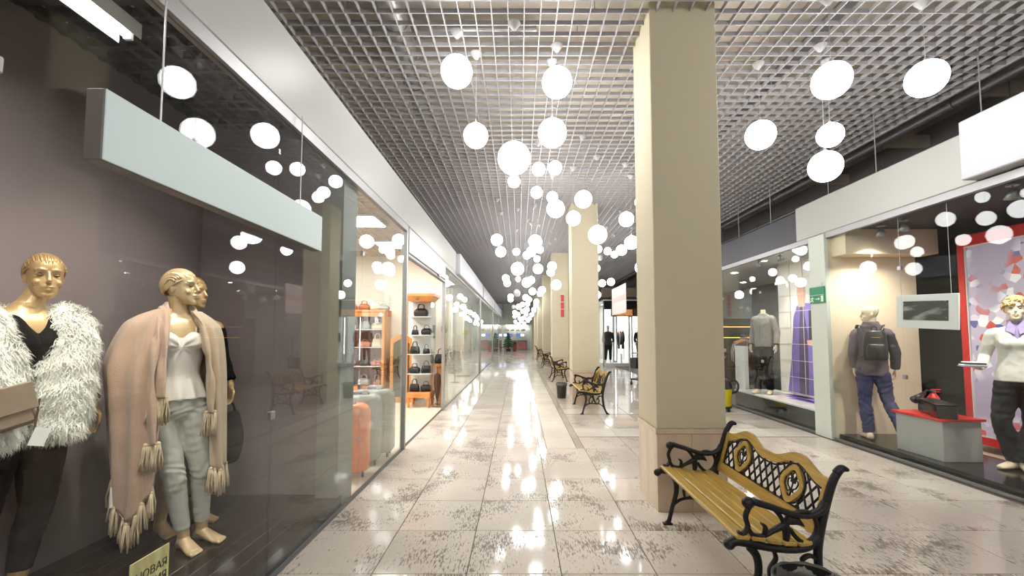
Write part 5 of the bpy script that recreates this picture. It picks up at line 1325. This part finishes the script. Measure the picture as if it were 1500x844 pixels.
# ---- red framed poster wall
po = thing('poster_frame', 'tall red framed backlit poster of pale blurred confetti', 'poster', (6.0, 3.0, .1))
MB().ring_plate([(0, 0), (2.78, 0), (2.78, 2.72), (0, 2.72)], [(.09, .1), (2.70, .1), (2.70, 2.58), (.09, 2.58)], 'x', -.06, .06).build('frame', M_red, po, fix=True)
def confetti():
    m = bpy.data.materials.new('confetti_print'); m.use_nodes = True; nt = m.node_tree; b = nt.nodes['Principled BSDF']; N = nt.nodes.new; L = nt.links.new
    tc = N('ShaderNodeTexCoord'); vo = N('ShaderNodeTexVoronoi'); vo.inputs['Scale'].default_value = 12; L(tc.outputs['Object'], vo.inputs['Vector'])
    r = N('ShaderNodeValToRGB'); r.color_ramp.interpolation = 'CONSTANT'; e = r.color_ramp.elements
    e[0].color = (*srgb(186, 176, 198), 1); e[1].position = .62; e[1].color = (*srgb(200, 84, 70), 1)
    for ps, c in ((.72, srgb(240, 240, 246)), (.84, srgb(92, 100, 160)), (.92, srgb(214, 204, 220))): k_ = e.new(ps); k_.color = (*c, 1)
    sp = N('ShaderNodeSeparateColor'); L(vo.outputs['Color'], sp.inputs[0]); L(sp.outputs[0], r.inputs[0])
    no = N('ShaderNodeTexNoise'); no.inputs['Scale'].default_value = 1.1; L(tc.outputs['Object'], no.inputs['Vector'])
    rp = N('ShaderNodeValToRGB'); rp.color_ramp.elements[0].position = .40; rp.color_ramp.elements[1].position = .5; L(no.outputs[0], rp.inputs[0])
    mx = N('ShaderNodeMix'); mx.data_type = 'RGBA'; L(rp.outputs[0], mx.inputs[0]); mx.inputs[6].default_value = (*srgb(168, 158, 184), 1); L(r.outputs[0], mx.inputs[7])
    L(mx.outputs[2], b.inputs['Base Color']); L(mx.outputs[2], b.inputs['Emission Color']); b.inputs['Emission Strength'].default_value = .2; b.inputs['Roughness'].default_value = .4
    return m
MB().box(-.03, .03, .09, 2.70, .1, 2.58).build('print', confetti(), po)
MB().ring_plate([(.09, .1), (2.70, .1), (2.70, 2.58), (.09, 2.58)], [(.105, .115), (2.685, .115), (2.685, 2.565), (.105, 2.565)], 'x', -.05, -.03).build('inner_trim', M_white, po, fix=True)
# ---- spotlights
def spot(x, y, z, tgt, label, grp, power=90, wide=80):
    t = thing('spotlight', label, 'lamp', (x, y, z), group=grp)
    d = (Vector(tgt)-Vector((x, y, z))).normalized(); q = d.to_track_quat('Z', 'Y').to_matrix().to_4x4()
    MB().lathe([(.05, 0), (.05, .012), (.001, .012)], 16, (0, 0, -.012)).build('base', M_alu, t)
    MB().tube([(0, 0, -.01), (0, 0, -.08)], .008, 8).build('arm', M_alu, t)
    h = MB().lathe([(.02, -.06), (.04, -.03), (.06, .05), (.055, .05), (.04, .0), (.001, -.01)], 20); h.xform(Matrix.Translation((0, 0, -.1)) @ q); h.build('reflector', M_alu, t, True)
    l = MB().sphere((0, 0, .02), .026, 12, 8); l.xform(Matrix.Translation((0, 0, -.1)) @ q); l.build('bulb', M_downlight, t, True)
    L = bpy.data.lights.new('spot_beam', 'SPOT'); L.energy = power; L.spot_size = R(wide); L.spot_blend = .9; L.color = (1, .93, .82); L.shadow_soft_size = .03
    lo = bpy.data.objects.new('beam', L); COL.objects.link(lo); lo.parent = t; lo.matrix_local = Matrix.Translation(Vector((0, 0, -.1))+d*.07) @ d.to_track_quat('-Z', 'Y').to_matrix().to_4x4()
    return t
spot(4.9, 5.75, 2.98, (5.1, 6.2, .8), 'silver spotlight by the beige soffit beam', 'sportswear display spotlights', 60, 120)
spot(4.95, 5.45, 2.98, (5.0, 6.0, 1.0), 'silver spotlight by the beige soffit beam', 'sportswear display spotlights', 60, 120)
spot(4.85, 4.15, 2.98, (5.0, 4.9, .8), 'silver spotlight above the red pedestal', 'sportswear display spotlights')
spot(4.95, 3.95, 2.98, (5.0, 4.5, 1.2), 'silver spotlight above the white sweater mannequin', 'sportswear display spotlights')
# ---- exit sign
M_green = mat('exit_green', srgb(24, 120, 82), .4, emit=srgb(24, 120, 82), strength=.25)
ex = thing('exit_sign', 'green emergency exit sign with running man, arrow and door on the pale post', 'sign', (4.495, 6.28, 1.98))
MB().rbox(-.02, .0, 0, .32, 0, .24, .004).build('panel', M_green, ex)
gl_ = MB(); X0, X1 = -.0225, -.0205
def rect(y0_, y1_, z0_, z1_): gl_.box(X0, X1, y0_, y1_, z0_, z1_)
# seen from the hall the far end of the sign lies on the left
Yf = lambda u: .32-u
gl_.box(X0, X1, Yf(.30), Yf(.25), .015, .105)                                  # door
gl_.prism([(Yf(.13), .055), (Yf(.13), .065), (Yf(.195), .065), (Yf(.195), .08), (Yf(.23), .06), (Yf(.195), .04), (Yf(.195), .055)], 'x', X0, X1)
gl_.tube([(-.0215, Yf(.075), .098), (-.0215, Yf(.076), .099)], .011, 10)
for a, b in (((.07, .085), (.055, .05)), ((.055, .05), (.08, .035)), ((.08, .035), (.075, .012)), ((.055, .05), (.04, .03)), ((.04, .03), (.02, .028)), ((.068, .08), (.045, .078)), ((.045, .078), (.035, .06)), ((.068, .08), (.09, .066)), ((.09, .066), (.1, .075))):
    gl_.tube([(-.0215, Yf(a[0]), a[1]), (-.0215, Yf(b[0]), b[1])], [(.0012, .007)]*2, 6, up=(0, 1, 1))
gl_.build('pictogram', M_tagp, ex, fix=True)
gl2 = MB().box(X0, X1, .005, .315, .118, .122); gl2.build('divider', M_tagp, ex)
MB().tube([(-.01, .05, .24), (-.01, .05, .3)], .003, 6).build('bracket', M_alu, ex)

# ================================================================== poster display
M_tileW = mat('white_gloss_panel', srgb(238, 230, 222), .25)
def poster_tile_mat():
    """a flat print that runs over the panels: purple coat on a pale ground"""
    m = bpy.data.materials.new('purple_coat_print'); m.use_nodes = True; nt = m.node_tree; b = nt.nodes['Principled BSDF']; b.inputs['Roughness'].default_value = .28
    return m
tw_ = thing('poster_wall', 'white panel wall with a large print of a figure in a purple coat', 'poster', (5.47, 6.66, .345))
CW, RH = .43, .305
tme = MB().rbox(-.0, .022, .004, CW-.004, .004, RH-.004, .003).mesh('panel', M_tileW)
for i in range(6):
    for j in range(8):
        if i < 6: link('panel', tme, tw_, (0, i*.398, j*.325), None, (1, .925, 1.065))
# the printed figure: thin coloured films lying on the panels, cut to a coat outline
def film(pts, m_, name, off):
    MB().prism([(a+.84, b) for a, b in pts], 'x', -.002-off, -.0005-off).build(name, m_, tw_, fix=True)
M_pur = mat('purple_print', srgb(112, 92, 168), .35, noise_=(3, .25)); M_pur_d = mat('dark_purple_print', srgb(64, 40, 84), .35, noise_=(4, .3)); M_skin = mat('pink_print', srgb(232, 170, 150), .35, noise_=(5, .15)); M_blk = mat('black_print', srgb(36, 34, 36), .35)
film([(.55, .02), (1.30, .02), (1.20, .5), (1.12, 1.0), (1.06, 1.5), (.95, 1.72), (.80, 1.78), (.55, 1.75), (.35, 1.6), (.3, 1.0), (.35, .4)], M_pur, 'printed_coat', 0)
film([(.68, .02), (.95, .02), (.92, .6), (.90, 1.2), (.84, 1.7), (.76, 1.7), (.66, 1.2), (.66, .5)], M_pur_d, 'printed_shirt', .002)
film([(.70, 1.70), (.90, 1.70), (.93, 1.95), (.90, 2.2), (.80, 2.28), (.70, 2.2), (.67, 1.95)], M_skin, 'printed_face', .002)
film([(.30, 1.0), (.62, 1.05), (.60, 1.62), (.45, 1.7), (.30, 1.6)], M_blk, 'printed_sleeve', .003)
film([(.52, .95), (.66, .97), (.68, 1.05), (.54, 1.06)], M_skin, 'printed_hand', .004)
for i in range(1, 6): MB().box(-.009, -.006, i*.398-.004, i*.398+.004, 0, 2.6).build('seam', M_tileW, tw_)
for j in range(1, 8): MB().box(-.009, -.006, 0, 2.39, j*.325-.004, j*.325+.004).build('seam', M_tileW, tw_)
struct(MB().box(4.70, 5.44, 6.75, 8.6, .3405, .342).build('floor_print', mat('purple_floor_print', srgb(226, 212, 216), .3, noise_=(2.0, .25, (1, 1, 1)))), 'purple brushed print on the white platform')
for k, (a, b, c, d) in enumerate(((5.05, 5.4, 7.0, 8.3), (4.95, 5.15, 7.3, 8.0), (5.2, 5.42, 7.9, 8.55))):
    o = MB().box(a, b, c, d, .3425, .3432).build('floor_stroke', M_pur, bpy.data.objects['floor_print'])
# ---- headless figure in the grey jacket
p = on_z(1121, 577, .342)
fj = thing('mannequin', 'headless mannequin in a grey zip jacket and black trousers', 'mannequin', (p.x, p.y, .342), R(-62)); fj.scale = (.9, .9, 1)
lj = [((.09, 0, .9), (.1, -.02, .5), (.10, .04, .09), R(20)), ((-.09, 0, .9), (-.1, -.04, .5), (-.12, -.06, .09), R(-5))]
aj = [((.2, .01, 1.47), (.28, .04, 1.2), (.29, -.03, .95), (0, -.1, -1), (-1, 0, 0), -1, .35), ((-.2, .01, 1.47), (-.28, .05, 1.2), (-.28, -.03, .95), (0, -.1, -1), (1, 0, 0), 1, .35)]
figure(fj, M_ivory, MALE, lj, aj, None, 1.66, voxel=.008, bust=False)
garment('trousers', fj, M_blackcloth, trousers(lj, 1.02, .02, .06, (.165, .12), .015, True), .011, wrinkle(.004, 10))
M_greyj = mat('grey_fleece', srgb(134, 130, 126), .95, noise_=(30, .15))
jk = MB(); torso(jk, [(.93, 0, 0, .185, .135), (1.05, 0, 0, .19, .14), (1.2, 0, 0, .19, .14), (1.38, 0, 0, .21, .14), (1.47, 0, .005, .215, .12), (1.53, 0, .012, .15, .09), (1.58, 0, .01, .085, .08)])
for a_ in aj: sleeve(jk, a_, .072, .066, .058, .048, .9)
garment('jacket', fj, M_greyj, jk, .01, wrinkle(.005, 8))
MB().tube([(0, -.152, .95), (0, -.158, 1.2), (0, -.155, 1.38), (0, -.125, 1.48)], .006, 6).build('zip', M_alu, fj)
for a_ in aj: MB().tube([Vector(a_[1]).lerp(Vector(a_[2]), .84), Vector(a_[1]).lerp(Vector(a_[2]), .95)], .05, 14).build('cuff', M_blackcloth, fj, True)
shoes(fj, lj, M_shoe)
# ---- clothes rack inside
rk = thing('clothes_rack', 'chrome clothes rail inside the poster shop', 'clothes rack', (6.05, 11.6, 0), R(70))
for s in (-1, 1):
    MB().tube([(s*.6, 0, .03), (s*.6, 0, 1.42)], .014, 10).build('upright', M_alu, rk); MB().tube([(s*.6, -.25, .03), (s*.6, .25, .03)], .014, 10).build('foot', M_alu, rk)
MB().tube([(-.62, 0, 1.42), (.62, 0, 1.42)], .014, 10).build('rail', M_alu, rk)
def hung(kind, m_, par_loc, rz, label):
    t = thing('hanging_garment', label, 'garment', par_loc, rz)
    MB().tube([(0, 0, .03), (.02, 0, .045), (.03, 0, .02), (0, 0, -.02)], .004, 6).tube([(0, -.2, -.1), (0, 0, -.02), (0, .2, -.1)], .012, 8).build('hanger', M_wood, t)
    L = {'coat': .95, 'shirt': .7, 'jacket': .75}[kind]
    mb = MB(); mb.rings([[(tx*math.cos(a)*(1+.15*math.sin(5*a+z*9)), w_*math.sin(a), z) for a in [2*math.pi*k/24 for k in range(24)]] for z, w_, tx in ((-L, .2, .045), (-L*.5, .19, .04), (-.2, .23, .04), (-.12, .2, .03), (-.06, .08, .02))]); mb.build('cloth', m_, t, True)
    for s in (-1, 1): MB().tube([(0, s*.2, -.14), (.01, s*.26, -.35), (.01, s*.26, -.6)], [.04, .04, .035], 10, flat=.6).build('sleeve', m_, t, True)
    return t
cols_ = [('coat', mat('maroon_cloth', srgb(88, 40, 50), .9), 'maroon coat'), ('coat', M_jacket_d, 'navy coat'), ('shirt', mat('pale_grey_cloth', srgb(190, 190, 192), .9), 'pale grey shirt'), ('jacket', M_greyj, 'grey fleece jacket'), ('coat', mat('plum_cloth', srgb(100, 70, 84), .9), 'plum coat'), ('shirt', MATS['pale_grey_cloth'], 'silver grey shirt'), ('coat', M_blackcloth, 'black coat'), ('jacket', MATS['maroon_cloth'], 'dark red jacket')]
for i, (k, m_, nm) in enumerate(cols_):
    o = rk.matrix_basis @ Vector((-.5+.14*i, 0, 1.39)); hung(k, m_, tuple(o), R(70), nm+' hanging on the chrome rail')
sf = thing('display_shelving', 'dark shelving with orange lit edges in the poster shop', 'shelf', (6.3, 13.3, 0))
M_orangelit = emit_mat('lit_orange_strip', srgb(255, 180, 90), 3.0)
MB().box(-1.0, 1.0, -.35, .05, 0, .06).build('plinth', M_black, sf)
for z in (.45, .95, 1.4, 1.72): MB().box(-1.0, 1.0, -.35, .05, z, z+.03).build('shelf', M_dark, sf)
for z in (1.4, 1.72): MB().box(-1.0, 1.0, -.362, -.35, z+.005, z+.025).build('light_strip', M_orangelit, sf)
for x in (-1.0, 0, .97): MB().box(x, x+.03, -.35, .05, .06, 1.8).build('divider', M_dark, sf)
rr = random.Random(2)
for i in range(8):
    x = -.85+.24*i; z = (1.43, .98)[i % 2]
    tag(MB().rbox(6.3+x-.09, 6.3+x+.09, 13.0, 13.25, z, z+.1+.03*(i % 3), .02).build('folded_sweater', (M_jacket_d, M_greyj, MATS['maroon_cloth'], M_white_knit)[i % 4]), ('navy', 'grey', 'maroon', 'white')[i % 4]+' folded sweater on the '+('upper', 'lower')[i % 2]+' dark shelf', 'sweater', 'folded sweaters on the dark shelving')
pnl = tag(MB().rbox(4.95, 5.05, 9.5, 9.9, 0, 1.25, .01).build('white_divider', M_white), 'narrow white divider panel behind the poster platform', 'panel')
for y in (7.4, 8.6): downlight(4.95, y, 2.998, 'round downlight in the white ceiling of the poster shop', .06, grp='poster shop downlights')
for y in (10.3, 12.2, 14.5):
    for x in (5.2, 6.4): downlight(x, y, 2.998, 'added bright round downlight deep inside the poster shop', .08, True, 'added poster shop inner downlights')  # strong downlights added to light the poster shop interior

# ================================================================== things in the right-hand aisle
M_yel = mat('yellow_plastic', srgb(222, 208, 30), .35)
vc = thing('vacuum_cleaner', 'yellow and black wet vacuum cleaner half hidden by the pillar', 'vacuum cleaner', (4.02, 8.62, 0))
MB().lathe([(.15, .08), (.18, .12), (.19, .42), (.195, .44), (.001, .44)], 28).build('tank', M_yel, vc, True, angle=40)
MB().lathe([(.2, .44), (.2, .5), (.17, .58), (.1, .64), (.001, .65)], 28).build('motor_head', M_bin, vc, True, angle=40)
MB().tube(cr([(-.08, 0, .64), (-.06, 0, .72), (.06, 0, .72), (.08, 0, .64)], 4), .014, 8).build('handle', M_bin, vc, True)
MB().tube(cr([(.18, -.06, .36), (.27, -.08, .4), (.31, -.05, .52), (.26, 0, .6), (.16, .02, .56)], 6), .024, 10).build('hose', M_bin, vc, True)
MB().lathe([(.18, .06), (.185, .1), (.15, .1), (.001, .1)], 24).build('chassis', M_bin, vc)
for a in (20, 110, 200, 290): MB().tube([(.17*math.cos(R(a)), .17*math.sin(R(a))-.012, .032), (.17*math.cos(R(a)), .17*math.sin(R(a))+.012, .032)], .032, 12).tube([(.165*math.cos(R(a)), .165*math.sin(R(a)), .03), (.155*math.cos(R(a)), .155*math.sin(R(a)), .1)], .012, 6).build('castor', M_bin, vc, True)
ct = thing('cleaning_trolley', 'dark cleaning trolley with red and blue buckets and mop handles', 'trolley', (3.62, 12.8, 0), R(20))
MB().rbox(-.2, .2, -.3, .3, .16, .2, .01).build('platform', M_bin, ct)
MB().rbox(-.2, .2, -.02, .28, .5, .82, .02).build('bag_box', M_bin, ct)
for s in (-1, 1): MB().tube([(s*.19, .28, .18), (s*.19, .28, .88), (s*.19, -.28, .88), (s*.19, -.28, .18)], .013, 8).build('frame_tube', M_alu, ct)
MB().tube([(-.19, .28, .95), (.19, .28, .95)], .013, 8).tube([(-.19, .28, .86), (-.19, .28, .95)], .013, 8).tube([(.19, .28, .86), (.19, .28, .95)], .013, 8).build('push_handle', M_alu, ct)
MB().lathe([(.1, .2), (.13, .45), (.12, .45), (.001, .4)], 18, (-.06, -.15, 0)).build('bucket', M_red, ct, True)
MB().lathe([(.08, .2), (.1, .4), (.09, .4), (.001, .36)], 18, (.1, -.16, 0)).build('bucket', mat('blue_plastic', srgb(40, 70, 170), .4), ct, True)
for x, t_ in ((-.1, .12), (.05, -.1)): MB().tube([(x, -.1, .2), (x+t_, -.05, 1.45)], .011, 8).build('mop_handle', M_alu, ct)
for sx in (-1, 1):
    for sy in (-1, 1): MB().tube([(sx*.17-.012, sy*.26, .05), (sx*.17+.012, sy*.26, .05)], .05, 14).box(sx*.17-.01, sx*.17+.01, sy*.26-.01, sy*.26+.01, .05, .17).build('castor', M_bin, ct)
bn = thing('hanging_banner', 'white banner with a faint pink print hanging over the right-hand aisle', 'banner', (2.6, 10.4, 0))
M_banner = mat('white_pink_print', srgb(240, 226, 226), .6, noise_=(1.6, .1))
MB().box(-.006, .006, 0, 1.55, 2.04, 2.76).build('sheet', M_banner, bn)
MB().box(-.0075, .0075, .05, 1.5, 2.36, 2.5).build('pink_band', mat('pale_pink_print', srgb(240, 190, 190), .6), bn)
for y in (.1, 1.45): MB().tube([(0, y, 2.76), (0, y, CZ)], .002, 5).build('hanging_wire', M_wire, bn)
rs_ = thing('red_sign', 'narrow vertical red sign with white clips on a pillar', 'sign', (1.56, PY[2], 0))
MB().rbox(-.055, .055, -.05, -.012, 2.14, 2.92, .006).build('panel', M_red, rs_)
for z in (2.1, 2.4, 2.66, 2.93): MB().rbox(-.075, .075, -.055, 0, z, z+.018, .003).build('clip', M_white, rs_)

# ================================================================== shop across the far end of the aisle
struct(MB().box(4.0, 7.4, 20.3, 20.42, 2.70, 3.1).build('trim_21', M_black), 'black fascia of the far right shop')
struct(MB().box(4.0, 7.4, 20.25, 20.55, 0, .16).build('trim_22', M_white), 'white sill of the far right shop')
struct(MB().box(4.0, 7.4, 23.4, 23.5, 0, 3.1).build('wall_16', M_white), 'white back wall of the far right shop')
struct(MB().box(4.0, 7.4, 20.3, 36, 3.1, 3.16).build('ceiling_far_right', M_white), 'ceiling of the far right shop')
struct(MB().box(4.0, 7.4, 20.4, 23.4, .0, .15).build('floor_far_right', M_white), 'white floor of the far right shop')
w8 = struct(empty('window_8'), 'glass front of the far right shop')
for a, b in ((4.03, 5.1), (5.1, 6.2), (6.2, 7.3)): MB().box(a+.003, b-.003, 20.3, 20.31, .16, 2.7).build('glass_pane', M_glass, w8)
MB().box(3.99, 4.0, 20.4, 23.3, .16, 2.9).build('glass_pane', M_glass, w8)
MB().rbox(3.97, 4.03, 20.27, 20.33, 0, 3.1, .004).build('corner_post', M_alu, w8)
struct(MB().box(3.98, 4.06, 23.4, 36, 0, 3.4).build('wall_17', M_white), 'white side wall along the far right shops')
sg_ = thing('shop_sign', 'brown lit sign with a warm orange picture over the far right shop', 'sign', (5.1, 20.25, 2.36))
MB().rbox(-.75, 1.2, 0, .04, -.0, .36, .005).build('board', mat('brown_board', srgb(96, 70, 56), .5, noise_=(4, .3)), sg_)
MB().box(-.55, .25, -.006, 0, .04, .32).build('picture', mat('orange_picture', srgb(220, 150, 90), .5, noise_=(7, .6), emit=srgb(220, 140, 80), strength=.5), sg_)
M_strip = emit_mat('lit_white_strip', (1, 1, 1), 12.0)
for i, x in enumerate((4.72, 5.36+.12, 6.16)):
    t = thing('light_column', 'white lit display column in the far right shop', 'display column', (x, 21.2, .15), group='lit columns of the far right shop')
    MB().rbox(-.1, .1, -.1, .1, 0, 2.3, .01).build('column', M_white, t); MB().box(-.012, .012, -.106, -.1, .1, 2.2).build('light_strip', M_strip, t)
for x in (4.7, 5.7, 6.7): fill_panel(x-.4, x+.4, 21.6, 22.4, 3.055, 'added square light panel in the far right shop ceiling', 'added far right shop light panels', M_panel_w)  # panels added to brighten the far right shop
def small_figure(x, y, z, rz, m_top, m_leg, label):
    t = thing('mannequin', label, 'mannequin', (x, y, z), rz)
    figure(t, M_ivory, FEM, legs3, [((s*.178, .01, 1.435), (s*.24, .05, 1.17), (s*.25, -.04, .94), (0, -.1, -1), (-s, 0, 0), -s, .4) for s in (1, -1)], head_matrix(1.685, 0, 0, 0, -.008), voxel=.014)
    q = MB(); torso(q, [(.85, 0, 0, .2, .14), (1.1, 0, 0, .16, .12), (1.33, 0, -.02, .18, .14), (1.46, 0, 0, .18, .1), (1.5, 0, .01, .1, .07)])
    for s in (-1, 1): limb(q, [(s*.18, .01, 1.44, .07), (s*.24, .05, 1.17, .06), (s*.25, -.03, .98, .05)])
    garment('jacket', t, m_top, q, .016); garment('trousers', t, m_leg, trousers(legs3, 1.03, .012, .12), .016)
    return t
small_figure(4.35, 21.0, .15, R(-15), M_jacket_d, M_blackcloth, 'small far mannequin in a dark jacket beside the glass corner of the far right shop')
small_figure(5.83, 20.75, .15, R(10), M_blackcloth, M_blackcloth, 'far mannequin in black between two lit columns of the far right shop')
for i in range(5):
    hung(('coat', 'jacket')[i % 2], (M_jacket_d, M_blackcloth, M_greyj)[i % 3], (4.94+.105*i, 22.2, 1.73), R(0), 'dark garment on the rail between the lit columns')['group'] = 'garments in the far right shop'
tag(MB().tube([(4.9, 22.2, 1.76), (5.4, 22.2, 1.76)], .014, 8).tube([(4.9, 22.2, .15), (4.9, 22.2, 1.78)], .014, 8).tube([(5.4, 22.2, .15), (5.4, 22.2, 1.78)], .014, 8).build('garment_rail', M_alu), 'garment rail between the lit columns of the far right shop', 'clothes rack')
bs = thing('display_bench', 'low glass table in the far right shop window', 'table', (5.12, 20.8, .15))
MB().rbox(-.2, .25, -.15, .15, .42, .44, .004).build('top', M_clear, bs)
for s in (-.18, .23): MB().box(s-.01, s+.01, -.13, .13, 0, .42).build('leg', M_alu, bs)
# hanging strip of sign tubes: beams above the far right shop
struct(MB().box(4.0, 7.4, 20.6, 20.8, 3.3, 3.75).build('trim_23', mat('brick_beam', srgb(150, 132, 118), .8, noise_=(12, .2))), 'brown beam above the far right shop')
for y in (24.5, 27, 30, 33): fill_panel(5, 6.6, y-.4, y+.4, 3.05, 'added light panel over the far right aisle shops', 'added far right light panels')  # more added fill farther along the right side

for i, y in enumerate((.7, 1.4, 2.1, 2.8)):
    spot(-1.70, y, 3.44, (-2.5, y+.25, 1.2), 'added small spotlight hidden behind the fascia over the window display', 'added window display spotlights')  # added spots, kept out of sight, lighting the display figures
for y in (7.0, 7.7, 8.4): spot(4.72, y, 2.985, (5.4, y+.1, 1.2), 'added small spotlight over the poster platform', 'added poster platform spotlights')  # added spots to brighten the poster and its platform
